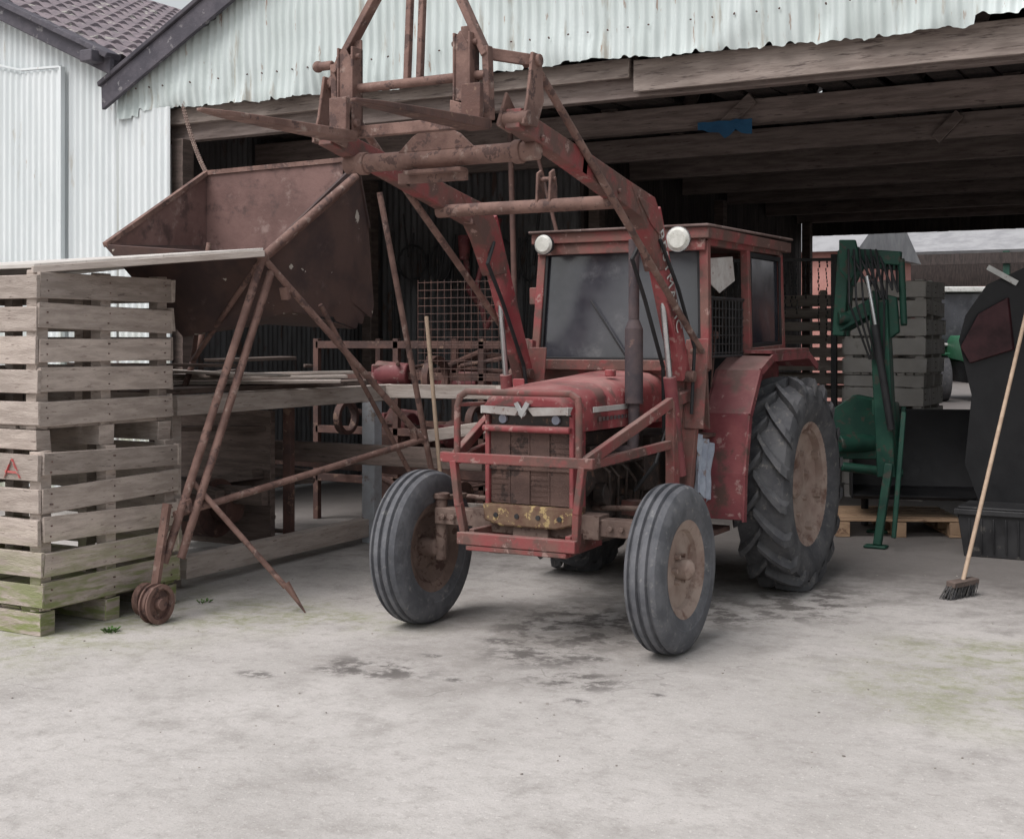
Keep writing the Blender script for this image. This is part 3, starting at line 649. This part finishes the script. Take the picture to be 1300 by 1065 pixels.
# ------------------------------------------------------------------ slatted crates
def crate(nm,x0,x1,ya,yb,z0,h,foot,m=None):
    m=m or CRATE
    e=empty(nm,((x0+x1)/2,(ya+yb)/2,z0)); b=B(); t=.022
    nsl=5; gap=.034; sh=(h-foot)/nsl-gap
    for k in range(nsl):
        z=z0+foot+k*(sh+gap)+gap*.5
        j=lambda a=.009: R(-a,a)
        b.b2((x0,ya-t+j(.004),z+j()),(x1+t+j(.014),ya,z+sh+j())); b.b2((x0,yb,z+j()),(x1+t+j(),yb+t,z+sh+j()))
        dz=R(-.014,.014); zc=z+sh/2+j(.006)
        b.beam((x1+t/2+j(.004),ya+.002,zc-dz),(x1+t/2+j(.004),yb-.002+j(.012),zc+dz),t,sh+j(.010)); b.b2((x0-t,ya+.002,z+j()),(x0,yb-.002,z+sh+j()))
    for x in (x0+.04,(x0+x1)/2,x1-.04):
        for y in (ya+.04,(ya+yb)/2,yb-.04):
            if abs(x-(x0+x1)/2)<.1 and abs(y-(ya+yb)/2)<.1: continue
            b.b2((x-.037,y-.037,z0+foot),(x+.037,y+.037,z0+h))
    for y in (ya+.04,(ya+yb)/2,yb-.04): b.b2((x0,y-.05,z0),(x1+.005,y+.05,z0+foot-.004))
    for k in range(9):
        xx=x0+(x1-x0)*k/9; b.b2((xx,ya+.005,z0+foot+.0),(xx+(x1-x0)/9-.015,yb-.005,z0+foot+.02))
    b.done('slats',m,e,.003,jitter=.005)
    b=B()
    for k in range(nsl):
        z=z0+foot+k*(sh+gap)+gap*.5+sh/2
        for y in (ya+.05,(ya+yb)/2,yb-.05):
            for dz in (-.025,.028): b.tube((x1+t-.002,y+R(-.01,.01),z+dz),(x1+t+.006,y+R(-.01,.01),z+dz),.004,seg=6)
    b.done('nails',RUSTD,e,0)
    return e
crate('wooden_slatted_crate',-3.5,-2.19,-1.24,-.28,0,.93,.12)
crate('wooden_slatted_crate',-3.5,-2.24,-1.22,-.28,.93,.92,.11)
crate('wooden_slatted_crate',-.28,.44,6.7,7.5,0,1.05,.12,PLY)
crate('wooden_slatted_crate',-.28,.46,6.7,7.5,1.05,1.0,.11,PLY)
e=empty('red_painted_letter',(-2.35,-1.27,.85))
MARK=mat('red_mark',(.50,.09,.09),(.40,.12,.11),(.36,.28,.25),.52,.08,scale=20,s3=40,bump=0)
b=B(); x=-2.36; b.beam((x-.055,-1.272,.79),(x-.005,-1.272,.885),.012,.003); b.beam((x+.06,-1.272,.795),(x,-1.272,.89),.012,.003); b.beam((x-.05,-1.272,.825),(x+.045,-1.272,.822),.003,.012); b.done('letter_strokes',MARK,e,0)
e=empty('plywood_sheet',(-2.8,-.7,1.86))
b=B(); b.poly([(-3.9,-1.18,1.862),(-2.28,-1.2,1.862),(-1.70,-.10,1.985),(-2.0,.25,2.0),(-3.9,.1,1.88)],(0,0,.022)); b.done('sheet',PLY,e,.003,jitter=.002)
b=B(); b.beam((-2.27,-1.22,1.85),(-1.69,-.11,1.975),.04,.035); b.done('edge_batten',TIMBERL,e,.003)

# ------------------------------------------------------------------ tipping hopper on tubular frame
H=empty('rusty_tipping_hopper',C(-1.4,7.8,0))
A=C(-2.43,8.0,2.06);Bp=C(-2.03,8.9,2.60);Cp=C(-2.03,8.9,2.12);D=C(-1.08,8.55,2.64);D2=C(-.94,8.15,2.55);E=C(-1.42,7.72,1.98);F=C(-.91,8.5,2.21);G=C(-.875,8.5,1.66);Hh=C(-.99,8.4,1.56);I=C(-1.29,7.9,1.66)
def sheetp(b,pts,th=.008):
    pts=[Vector(p) for p in pts]; n=(pts[1]-pts[0]).cross(pts[2]-pts[0]).normalized()*th
    c=sum(pts,Vector())/len(pts)
    bm=b.bm; a=[bm.verts.new(p) for p in pts]; bb=[bm.verts.new(p+n) for p in pts]; m=len(pts)
    ca=bm.verts.new(c); cb=bm.verts.new(c+n)
    for i in range(m):
        bm.faces.new((ca,a[i],a[(i+1)%m])); bm.faces.new((cb,bb[(i+1)%m],bb[i])); bm.faces.new((a[i],bb[i],bb[(i+1)%m],a[(i+1)%m]))
b=B()
sheetp(b,[Bp,D,Vector(D)+Vector((0,0,-.62)),Cp+Vector((0,0,-.1))])
sheetp(b,[A,Bp,Cp+Vector((0,0,-.1))])
b.done('trough_plates',mat('trough_rust',(.13,.072,.064),(.205,.122,.11),(.085,.052,.048),.50,.18,scale=2.5,bump=.25,c4=(.30,.215,.195),s4=6,t4=.57,w4=.15),H,.001)
b=B()
edge_=[G+Vector((0,0,.05))]
for k in range(1,9):
    t=k/9; p=G.lerp(Hh,t); edge_.append(p+Vector((0,0,R(-.02,.03)+(.03 if k in(3,4) else 0))))
edge_+= [Hh.lerp(I,.3)+Vector((0,0,.015)), Hh.lerp(I,.35)+Vector((0,0,.04)), Hh.lerp(I,.5)+Vector((0,0,.02))]
sheetp(b,[E,D2,F]+edge_+[I])
b.beam(E,D2,.03,.04); b.beam(D2,F,.02,.03)
sheetp(b,[A,E,I,A+Vector((.35,.3,-.55))]); sheetp(b,[A,Cp,A+Vector((.35,.3,-.55))]); sheetp(b,[A+Vector((.35,.3,-.55)),I,Hh,Cp+Vector((.2,0,-.5))])
b.done('hopper_side',PANEL,H,.001)
b=B()
b.beam(A,Bp,.03,.03); b.beam(Bp,D,.025,.03); b.beam(D,D2,.025,.03)
rr=.020
J=C(-1.41,7.58,1.96); TopR=C(-.93,8.0,2.47)
b.tube(J,TopR,.026); b.tube(C(-1.45,7.56,1.9),C(-.98,7.98,2.40),.017)
b.tube(J,C(-1.86,7.16,.30),rr+.003); b.tube(C(-1.37,7.62,1.88),C(-1.78,7.2,.32),rr+.003)
b.beam(C(-1.84,7.15,.62),C(-1.90,7.10,.12),.045,.025)
b.tube(J,C(-.54,8.3,.86),rr); b.tube(C(-1.82,7.22,.55),C(-.54,8.3,.88),rr)
b.tube(C(-1.74,7.3,.72),C(-1.24,7.34,.14),rr-.004); b.tube(C(-1.24,7.34,.16),C(-1.13,7.33,.0),.024,.004,seg=8)
b.tube(J,C(-1.98,8.3,1.36),rr-.004); b.tube(C(-1.98,8.3,1.36),C(-1.9,8.4,2.1),rr-.004)
b.tube(C(-.86,8.7,2.45),C(-.53,8.9,.60),.020); b.tube(C(-.53,8.9,.62),C(-.50,8.92,0),.020)
b.tube(C(-2.5,8.6,.0),C(-1.9,8.9,2.0),rr)
b.tube(C(-1.13,7.9,1.70),C(-.35,8.9,.0),rr-.005)
b.ball(J,.036)
for p in (C(-1.30,7.68,1.76),C(-.60,8.26,.90),C(-1.76,7.25,.60)): b.box(p,(.05,.03,.07),rx=.3)
b.done('tube_frame',RUST,H,.0)
b=B()
hc=C(-1.87,7.05,.105); hx=(hc.x,hc.y,hc.z)
b.lathe([(-.03,.105),(-.02,.105),(-.02,.09),(-.004,.085),(-.004,.03),(-.045,.03),(-.045,.001),(.045,.001),(.045,.03),(.006,.03),(.006,.085),(.02,.09),(.02,.105),(.03,.105),(.03,.08),(-.03,.08)],hx,32,close=False)
hc2=C(-1.98,7.25,.09)
b.lathe([(-.02,.09),(.02,.09),(.02,.001),(-.02,.001)],hc2,28)
b.tube(hc,hc2,.014)
b.done('castor_wheels',RUST,H,.001)
e=empty('hanging_chain',(-4.45,2.3,3.2)); b=B()
p0=Vector((-4.50,2.26,3.40)); p1=Bp; n=int((p1-p0).length/.042)
for k in range(n):
    f_=lambda t: p0.lerp(p1,t)-Vector((0,0,.05*4*t*(1-t)))
    p=f_(k/n); q=f_((k+1)/n)
    d_=(q-p).normalized(); sd=(d_.cross(Vector((0,0,1))) if k%2 else d_.cross(Vector((1,.3,0)))).normalized()*.012
    ex=d_*.008
    b.pipe([p+sd,q+sd,q+sd*.3+ex,q-sd*.3+ex,q-sd,p-sd,p-sd*.3-ex,p+sd*.3-ex,p+sd],.0050,seg=6,balls=False)
b.done('links',AXLE,e,0)

# ------------------------------------------------------------------ bench and clutter on the left
e=empty('timber_workbench',(-3.2,1.2,0))
b=B()
b.beam((-2.46,.0,1.10),(-2.50,2.35,1.10),.045,.12); b.beam((-2.46,.05,.13),(-2.60,2.35,.11),.10,.13)
for x,y in ((-3.9,2.2),(-2.58,.1),(-3.9,.1)): b.b2((x-.045,y-.04,.0),(x+.045,y+.04,1.06))
b.beam((-3.95,2.25,1.1),(-1.5,2.25,1.12),.045,.1); b.beam((-1.5,2.2,1.12),(-1.1,3.1,1.12),.05,.1)
b.b2((-1.55,2.15,0),(-1.46,2.25,1.07)); b.b2((-1.12,3.0,0),(-1.03,3.1,1.07))
b.beam((-2.6,2.2,.25),(-1.4,2.2,.28),.05,.12); b.beam((-2.4,2.5,.75),(-1.2,2.7,.95),.03,.09)
for k in range(3): b.beam((-3.6+.15*k,.3+.1*k,1.20+.025*k),(-2.2-.1*k,1.3+.2*k,1.215+.025*k),.14,.022)
b.beam((-3.4,.5,1.30),(-2.35,.9,1.26),.25,.018)
b.done('pale_frame',TIMBERL,e,.004,jitter=.003)
b=B(); b.b2((-2.60,2.10,.0),(-2.49,2.20,1.05)); b.done('front_leg',BPOST,e,.004)
b=B()
for k in range(8):
    x=-3.95+.17*k; b.b2((x,.02,1.16),(x+.155,2.3,1.185+R(0,.01)))
for k in range(4): b.beam((-3.6+R(-.3,.8),R(.2,2),1.27+.03*k),(-2.4+R(-.6,.2),R(.4,2.3),1.27+.03*k),.12,.022)
b.beam((-3.9,1.0,.45),(-2.6,1.0,.45),.06,.12); b.beam((-3.9,1.6,.70),(-1.5,2.0,.66),.06,.14)
for k in range(12):
    x=R(-3.8,-3.3); y=R(.5,2.0); z=R(.08,.95); a=R(-.5,.5); b.beam((x,y,z),(x+R(.4,.75),y+a,z+R(-.12,.12)),R(.05,.16),R(.02,.07))
b.b2((-3.8,1.3,.05),(-2.8,1.35,1.0))
b.done('dark_boards',TIMBER,e,.004,jitter=.004)
b=B()
b.tube((-3.6,1.0,.35),(-3.0,1.0,.35),.20,seg=26); b.tube((-3.0,1.0,.35),(-2.85,1.0,.35),.09,seg=20)
b.beam((-3.9,2.5,.55),(-1.6,2.5,.50),.07,.10); b.tube((-2.3,2.4,.3),(-1.9,2.4,.3),.16,seg=24)
b.beam((-2.9,.3,.0),(-2.9,.3,1.05),.06,.06); b.beam((-2.72,1.4,0),(-2.72,1.4,1.1),.07,.05)
b.done('stored_machine_parts',RUSTD,e,.006)
e=empty('scrap_machinery_frame',(-2.6,3.2,0))
b=B()
for z in (.35,.75,1.2,1.45): b.beam((-3.7,3.0,z),(-1.3,3.0,z),.05,.06); b.beam((-3.7,3.9,z),(-1.3,3.9,z),.05,.06)
for x in (-3.7,-2.9,-2.1,-1.3): b.beam((x,3.0,0),(x,3.0,1.5),.05,.05); b.beam((x,3.9,0),(x,3.9,1.5),.05,.05); b.beam((x,3.0,.5),(x,3.9,.5),.05,.05)
for k in range(34):
    x=R(-3.8,-1.2); y=R(2.7,4.2); z=R(.15,1.4); a=R(-1,1)
    b.tube((x,y,z),(x+R(.3,.9)*math.cos(a),y+.6*math.sin(a),z+R(-.25,.2)),R(.010,.028),seg=10)
for k in range(8):
    c_=(R(-3.4,-1.4),R(2.7,3.4),R(.2,1.2)); r_=R(.09,.2); b.lathe([(-.03,r_),(.03,r_),(.03,r_*.75),(-.03,r_*.75)],c_,28)
b.b2((-3.6,3.5,.1),(-1.4,3.9,.7))
b.done('frame',RUSTD,e,.003)
b=B()
for k in range(8):
    p=(R(-3.5,-1.5),R(2.9,3.7),R(.4,1.4)); r_=R(.07,.13); b.tube(p,(p[0]+R(.15,.3),p[1]+R(-.1,.1),p[2]),r_,r_*.8,seg=18); b.box(p,(.1,.2,.16),rz=R(0,3))
b.done('gear_housings',REDD,e,.01)
e=empty('hanging_tools',(-3.2,5.5,2))
b=B()
for k in range(26):
    x=-4.9+.09*k+R(-.03,.03); z=R(2.2,2.9); l=R(.4,1.3); b.tube((x,5.85,z),(x+R(-.08,.08),5.85,z-l),R(.008,.02),seg=8)
for k in range(6):
    x=-4.6+.35*k; r1=R(.1,.18); r2=R(.18,.28)
    for a in range(16):
        t0=a*math.pi/8;t1=(a+1)*math.pi/8; b.tube((x+r1*math.cos(t0),5.8,2.3+r2*math.sin(t0)),(x+r1*math.cos(t1),5.8,2.3+r2*math.sin(t1)),.013,seg=6)
b.done('tools_and_hoses',DARK,e,0)
b=B()
b.pipe([(-2.9,4.6,2.6),(-3.1,4.6,2.0),(-3.0,4.6,1.6),(-2.8,4.6,1.9)],.025); b.tube((-2.9,4.6,2.6),(-2.95,4.6,2.35),.06,.04)
b.pipe([(-3.9,5.7,2.5),(-3.85,5.7,2.0),(-3.7,5.7,1.8)],.03); b.tube((-3.9,5.7,2.55),(-3.9,5.7,2.3),.07,.05)
b.done('red_tools',REDD,e,.006)
e=empty('wire_mesh_panel',(-2.1,2.9,1.6)); b=B()
for k in range(13): b.tube((-2.5+.06*k,2.7,1.15),(-2.5+.06*k,2.7,1.95),.003,seg=5)
for k in range(14): b.tube((-2.5,2.7,1.15+.06*k),(-1.78,2.7,1.15+.06*k),.003,seg=5)
b.done('wires',RUSTD,e,0)
e=empty('long_wooden_handle',C(-.5,9.2,1)); b=B(); b.tube(C(-.58,9.1,1.65),C(-.42,8.8,0.02),.014); b.done('handle',HANDLE,e,0)
e=empty('steel_pole',(-1.8,2.3,1)); b=B(); b.tube((-1.62,2.75,0),(-1.80,2.9,3.2),.022); b.tube((-1.05,2.75,1.3),(-1.65,2.9,3.2),.015); b.done('pole',RUSTD,e,0)

# ------------------------------------------------------------------ right side, inside the shed
e=empty('green_front_loader',C(2.6,9.8,0))
b=B()
for o in (0,1):
    q=lambda cx,cy,z: C(cx+.22*o,cy+.75*o,z)
    b.beam(q(2.66,9.7,1.78),q(2.72,9.7,.50),.09,.13,up=(1,0,0)); b.beam(q(2.66,9.7,1.76),q(2.42,9.9,1.60),.07,.11)
    b.beam(q(2.42,9.9,1.52),q(2.46,9.9,2.15),.07,.09,up=(1,0,0)); b.beam(q(2.46,9.9,2.12),q(2.82,9.7,2.08),.06,.10); b.tube(q(2.82,9.7,2.08),q(2.84,9.7,1.6),.025)
    b.poly([q(2.38,9.75,2.22),q(2.50,9.75,2.22),q(2.54,9.75,2.05),q(2.46,9.75,1.9),q(2.38,9.75,2.0)],(0,.03,0))
    b.poly([q(2.60,9.68,1.85),q(2.78,9.68,1.80),q(2.80,9.68,1.55),q(2.66,9.68,1.45)],(0,.03,0))
    b.tube(q(2.40,9.85,1.65),q(2.52,9.85,1.65),.05)
    b.beam(q(2.72,9.65,.6),q(2.62,9.6,.02),.045,.06,up=(1,0,0)); b.box(q(2.61,9.6,.012),(.16,.10,.02))
    b.beam(q(2.78,9.5,.98),q(2.68,9.4,.10),.02,.035,up=(1,0,0))
b.beam(C(2.66,9.7,1.0),C(2.9,10.5,1.0),.10,.12); b.tube(C(2.42,9.95,.72),C(2.88,10.1,.72),.07); b.poly([C(2.40,10.0,.60),C(2.88,10.0,.60),C(2.86,10.0,1.02),C(2.55,10.0,1.08),C(2.40,10.0,.98)],(0,.14,0))
b.tube(C(2.45,9.95,.55),C(2.9,9.95,.50),.035)
b.done('arms_and_legs',GREEN,e,.008)
b=B()
for k in range(6):
    a=C(2.48+.05*k,9.75,2.1); m_=C(2.58+.04*k,9.65,1.85+R(-.1,.1)); z_=C(2.66+.03*k,9.8,2.12); b.pipe([a,m_,z_],.009,seg=6)
    b.pipe([C(2.45+.04*k,9.75,2.15),C(2.42+.05*k,9.6,1.75),C(2.58+.02*k,9.65,1.35)],.008,seg=6)
b.tube(C(2.60,9.6,1.6),C(2.72,9.6,.85),.028)
b.done('hoses',BLACK,e,0)
b=B(); b.tube(C(2.60,9.58,1.6),C(2.55,9.62,1.95),.014); b.done('ram_rod',CHROME,e,0)
def bucket(nm,org,w,h,dp,m,rz):
    e=empty(nm,org); b=B(); M=Matrix.Translation(org)@Matrix.Rotation(rz,4,'Z')
    prof=[(0,0),(dp,0.03),(dp*1.05,.06),(dp*.35,.10),(.12,h*.35),(.08,h*.7),(.16,h),(.10,h),(0,h*.72),(-.03,h*.3)]
    b.poly([M@Vector((-w/2,-y,z)) for y,z in prof], (M.to_3x3()@Vector((w,0,0))))
    side=[(0,0),(dp,.03),(dp*.8,h*.45),(.16,h),(.0,h*.72),(-.03,h*.3)]
    for x in (-w/2-.012,w/2): b.poly([M@Vector((x,-y,z)) for y,z in side],(M.to_3x3()@Vector((.012,0,0))))
    for x in (-w*.25,w*.25): b.poly([M@Vector((x,.0,h*.2)),M@Vector((x,.2,h*.25)),M@Vector((x,.2,h*.55)),M@Vector((x,.0,h*.7))],(M.to_3x3()@Vector((.03,0,0))))
    for x in (-w*.4,w*.4): b.tube(M@Vector((x,.05,-.24)),M@Vector((x,.05,.1)),.03)
    b.done('shell',m,e,.006); return e
bucket('loader_bucket',C(3.25,10.6,.25),1.1,.70,.5,BLACK,0.3)
e=empty('covered_implement',C(3.9,9.8,0))
b=B()
b.poly([C(3.27,9.8,1.50),C(3.34,9.8,1.66),C(3.47,9.8,1.90),C(3.72,9.7,2.02),C(4.6,9.6,2.15),C(5.2,9.6,2.0),C(5.2,9.6,.3),C(3.40,9.8,.28),C(3.33,9.8,.6),C(3.36,9.8,1.1)],Vector((.2,.6,0)))
for x in (3.5,4.6): b.tube(C(x,9.95,0),C(x,9.95,.4),.04)
b.done('black_sheet',BLACK,e,.02,jitter=.018)
b=B(); b.poly([C(3.29,9.78,1.44),C(3.42,9.78,1.68),C(3.62,9.74,1.80),C(3.66,9.74,1.42),C(3.36,9.78,1.32)],Vector((-.01,-.03,0))); b.done('red_panel',BLKRED,e,.006)
b=B(); b.beam(C(3.46,9.74,2.02),C(3.66,9.70,1.90),.02,.04); b.done('pale_edge',WHITE,e,.002)
e=empty('plastic_bin',C(3.35,9.25,0))
b=B(); M=Matrix.Translation(C(3.38,9.3,0))
def trap(z0,z1,w0,w1,d0,d1):
    v=[b.bm.verts.new(M@Vector(p)) for p in ((-w0,-d0,z0),(w0,-d0,z0),(w0,d0,z0),(-w0,d0,z0),(-w1,-d1,z1),(w1,-d1,z1),(w1,d1,z1),(-w1,d1,z1))]
    for f in ((0,1,2,3),(4,7,6,5),(0,4,5,1),(1,5,6,2),(2,6,7,3),(3,7,4,0)): b.bm.faces.new([v[i] for i in f])
trap(0,.30,.20,.24,.17,.20); trap(.29,.33,.26,.26,.22,.22); trap(.33,.345,.24,.235,.20,.2)
for k in range(5): b.box(M@Vector((-.16+.08*k,-.195,.15)),(.012,.012,.24),rx=.1)
b.done('bin',mat('dark_bin_plastic',(.02,.02,.022),(.035,.035,.037),(.08,.075,.07),.62,rough=.5,scale=6,bump=.05),e,.008)
e=empty('wooden_pallet',C(3.0,10.5,0)); b=B(); M=Matrix.Translation(C(2.95,10.5,0))@Matrix.Rotation(.45,4,'Z')
for k in range(6): b.beam(M@Vector((-.48,-.35+.14*k,.13)),M@Vector((.48,-.35+.14*k,.13)),.1,.02)
for x in (-.42,0,.42):
    b.beam(M@Vector((x,-.4,.105)),M@Vector((x,.4,.105)),.1,.02); b.beam(M@Vector((x,-.4,.012)),M@Vector((x,.4,.012)),.1,.02)
    for y in (-.35,0,.35): b.box(M@Vector((x,y,.06)),(.1,.1,.075),rz=.45)
b.done('boards',mat('pallet_wood',(.46,.31,.20),(.36,.235,.15),(.2,.12,.08),.6,island=.2,scale=4),e,.003)
e=empty('yard_broom',C(2.62,7.75,0)); b=B()
hb=C(2.62,7.78,.09); b.tube(hb,C(3.45,8.95,1.72),.013); b.done('handle',HANDLE,e,0)
ra=1.15
b=B(); b.box(C(2.62,7.78,.085),(.24,.06,.035),rz=ra,rx=.1); b.done('head',TIMBER,e,.006)
b=B()
for k in range(260):
    t=R(-.12,.12); u_=R(-.028,.028); c_=C(2.62,7.78,0); cr,srr=math.cos(ra),math.sin(ra)
    p=Vector((c_.x+t*cr-u_*srr,c_.y+t*srr+u_*cr,.078)); b.tube(p,p+Vector((R(-.03,.01)-.012,R(-.03,.01)-.02,-.076)),.004,.002,seg=4)
b.done('bristles',BRIST,e,0)
e=empty('hanging_chains_rack',(-.9,6.5,2)); b=B()
b.beam((-2.4,6.6,2.28),(-.35,6.6,2.25),.03,.03)
for k in range(30):
    x=-2.35+.066*k+R(-.02,.02); l=R(.2,.8); z=2.25
    while l>0:
        b.box((x+R(-.006,.006),6.6+R(-.02,.02),z-.02),(.011,.011,.030),rz=R(0,1),rx=R(-.2,.2)); z-=.037; l-=.037
for x in (-2.4,-.35): b.beam((x,6.6,0),(x,6.6,2.3),.05,.05)
b.done('chains',DARK,e,0)
e=empty('slatted_trailer',(-1.1,9.8,0)); b=B()
for k in range(8):
    z=.82+.155*k; b.b2((-2.2,9.35,z),(-.30,9.37,z+.10)); b.b2((-.30,9.35,z),(-.28,10.6,z+.10)); b.b2((-2.2,10.6,z),(-.30,10.62,z+.10))
for x in (-2.1,-1.3,-.7,-.37): b.b2((x,9.37,.7),(x+.07,9.42,2.06))
for y in (9.5,10.0,10.5): b.b2((-.35,y,.7),(-.30,y+.07,2.06))
b.done('slats',TIMBERL,e,.003,jitter=.006)
b=B(); b.b2((-2.2,9.35,.62),(-.30,10.6,.72)); b.b2((-1.9,9.3,.5),(-1.8,10.8,.62)); b.b2((-.5,9.3,.5),(-.4,10.8,.62)); b.b2((-.36,9.2,.42),(-.20,9.35,.70)); b.done('chassis',RED,e,.006)
b=B()
for x in (-1.9,-.45):
    for y in (9.9,): b.lathe([(-.1,.2),(-.11,.33),(-.08,.38),(.08,.38),(.11,.33),(.1,.2)],(x,y,.38),32)
b.done('wheels',RUBBERD,e,0)
e=empty('blue_plastic_sheet',(-.7,4.0,3.1)); b=B(); bm=b.bm; 
gg=[[bm.verts.new((-.72+.045*i,4.02+.03*noise.noise((i,j,1)),3.21-.024*j*(.4+1.0*abs(noise.noise((i*.4,2.3,1.7))))-.008*i*(j>0)*.6+.02*noise.noise((i*.8,j*.8,3)))) for i in range(11)] for j in range(6)]
for j in range(5):
    for i in range(10): bm.faces.new((gg[j][i],gg[j][i+1],gg[j+1][i+1],gg[j+1][i]))
b.done('sheet',BLUE,e,0,ang=70)

# ------------------------------------------------------------------ yard behind the shed
e=empty('pink_rendered_building',(-8,21.5,0)); b=B(); b.b2((-14,21.5,0),(-4.2,27,3.3)); b.done('walls',PINK,e,0)
b=B(); b.poly([(-14.2,21.3,3.3),(-14.2,24.3,4.6),(-14.2,27.2,3.3)],(10.2,0,0)); b.done('roof',GREYROOF,e,0)
b=B(); b.b2((-7.8,21.46,1.1),(-6.9,21.49,2.1)); b.done('window',DARK,e,0)
e=empty('open_farm_shed',(2,40,0)); b=B()
b.poly([(-16,39,4.35),(-16,43,5.6),(-16,43.1,5.55),(-16,39.1,4.2)],(34,0,0)); b.done('roof',GREYROOF,e,0)
b=B(); b.b2((-16,45,0),(18,45.2,5)); b.b2((-16,38.9,3.9),(18,39.05,4.25)); b.done('back_wall',DWOOD,e,0)
b=B()
for k in range(9): b.b2((-16+4*k,39,0),(-15.8+4*k,39.2,4.3))
b.done('posts',GREEN,e,0)
b=B(); b.b2((-16,44.6,1.5),(18,44.7,3.4)); b.done('sheeting',PINK,e,0)
tr=C(11.15,33,0); ft=empty('green_tractor',tr); rz=math.radians(24)
M=Matrix.Translation(tr)@Matrix.Rotation(rz,4,'Z')
def mb(b,c,s): b.cube(M@Matrix.Translation(c)@Matrix.Diagonal((*s,1)))
b=B(); mb(b,(0,.9,2.72),(1.35,1.5,.14)); mb(b,(-.62,.2,2.0),(.06,.06,1.4)); mb(b,(.62,.2,2.0),(.06,.06,1.4)); mb(b,(0,.2,1.35),(1.3,.06,.08)); b.done('cab_roof',WHITE,ft,.03)
b=B(); mb(b,(0,.95,1.95),(1.22,1.4,1.35)); b.done('cab_glass',GLASS,ft,.02)
GREENF=mat('tractor_green',(.03,.14,.07),(.04,.17,.09),scale=3,bump=0,rough=.4)
b=B(); b.poly([M@Vector(p) for p in ((-.36,-1.4,.95),(-.36,-1.4,1.35),(-.28,-1.4,1.5),(.28,-1.4,1.5),(.36,-1.4,1.35),(.36,-1.4,.95))],M.to_3x3()@Vector((0,1.7,.08))); mb(b,(0,.9,1.05),(1.5,1.2,.5)); 
for s in (-1,1): mb(b,(s*.85,1.1,1.72),(.5,1.0,.06)); mb(b,(s*.8,-1.0,1.14),(.36,.6,.04))
b.done('bonnet',GREENF,ft,.04)
b=B(); mb(b,(0,-1.42,1.15),(.6,.05,.5)); mb(b,(0,-.3,.7),(.5,2,.5)); b.done('grille',BLACK,ft,.02)
b=B(); mb(b,(-.2,-1.46,1.35),(.2,.04,.12)); mb(b,(.2,-1.46,1.35),(.2,.04,.12)); mb(b,(0,-1.5,.75),(.5,.1,.2)); b.done('headlights',WHITE,ft,.01)
b=B()
for s in (-1,1):
    for (x,y,r,wd) in ((s*.8,-1.0,.55,.17),(s*.85,1.1,.85,.24)):
        p=M@Vector((x-wd,y,r)); q=M@Vector((x+wd,y,r)); b.tube(p,q,r,seg=28)
b.done('wheels',RUBBERD,ft,.04)
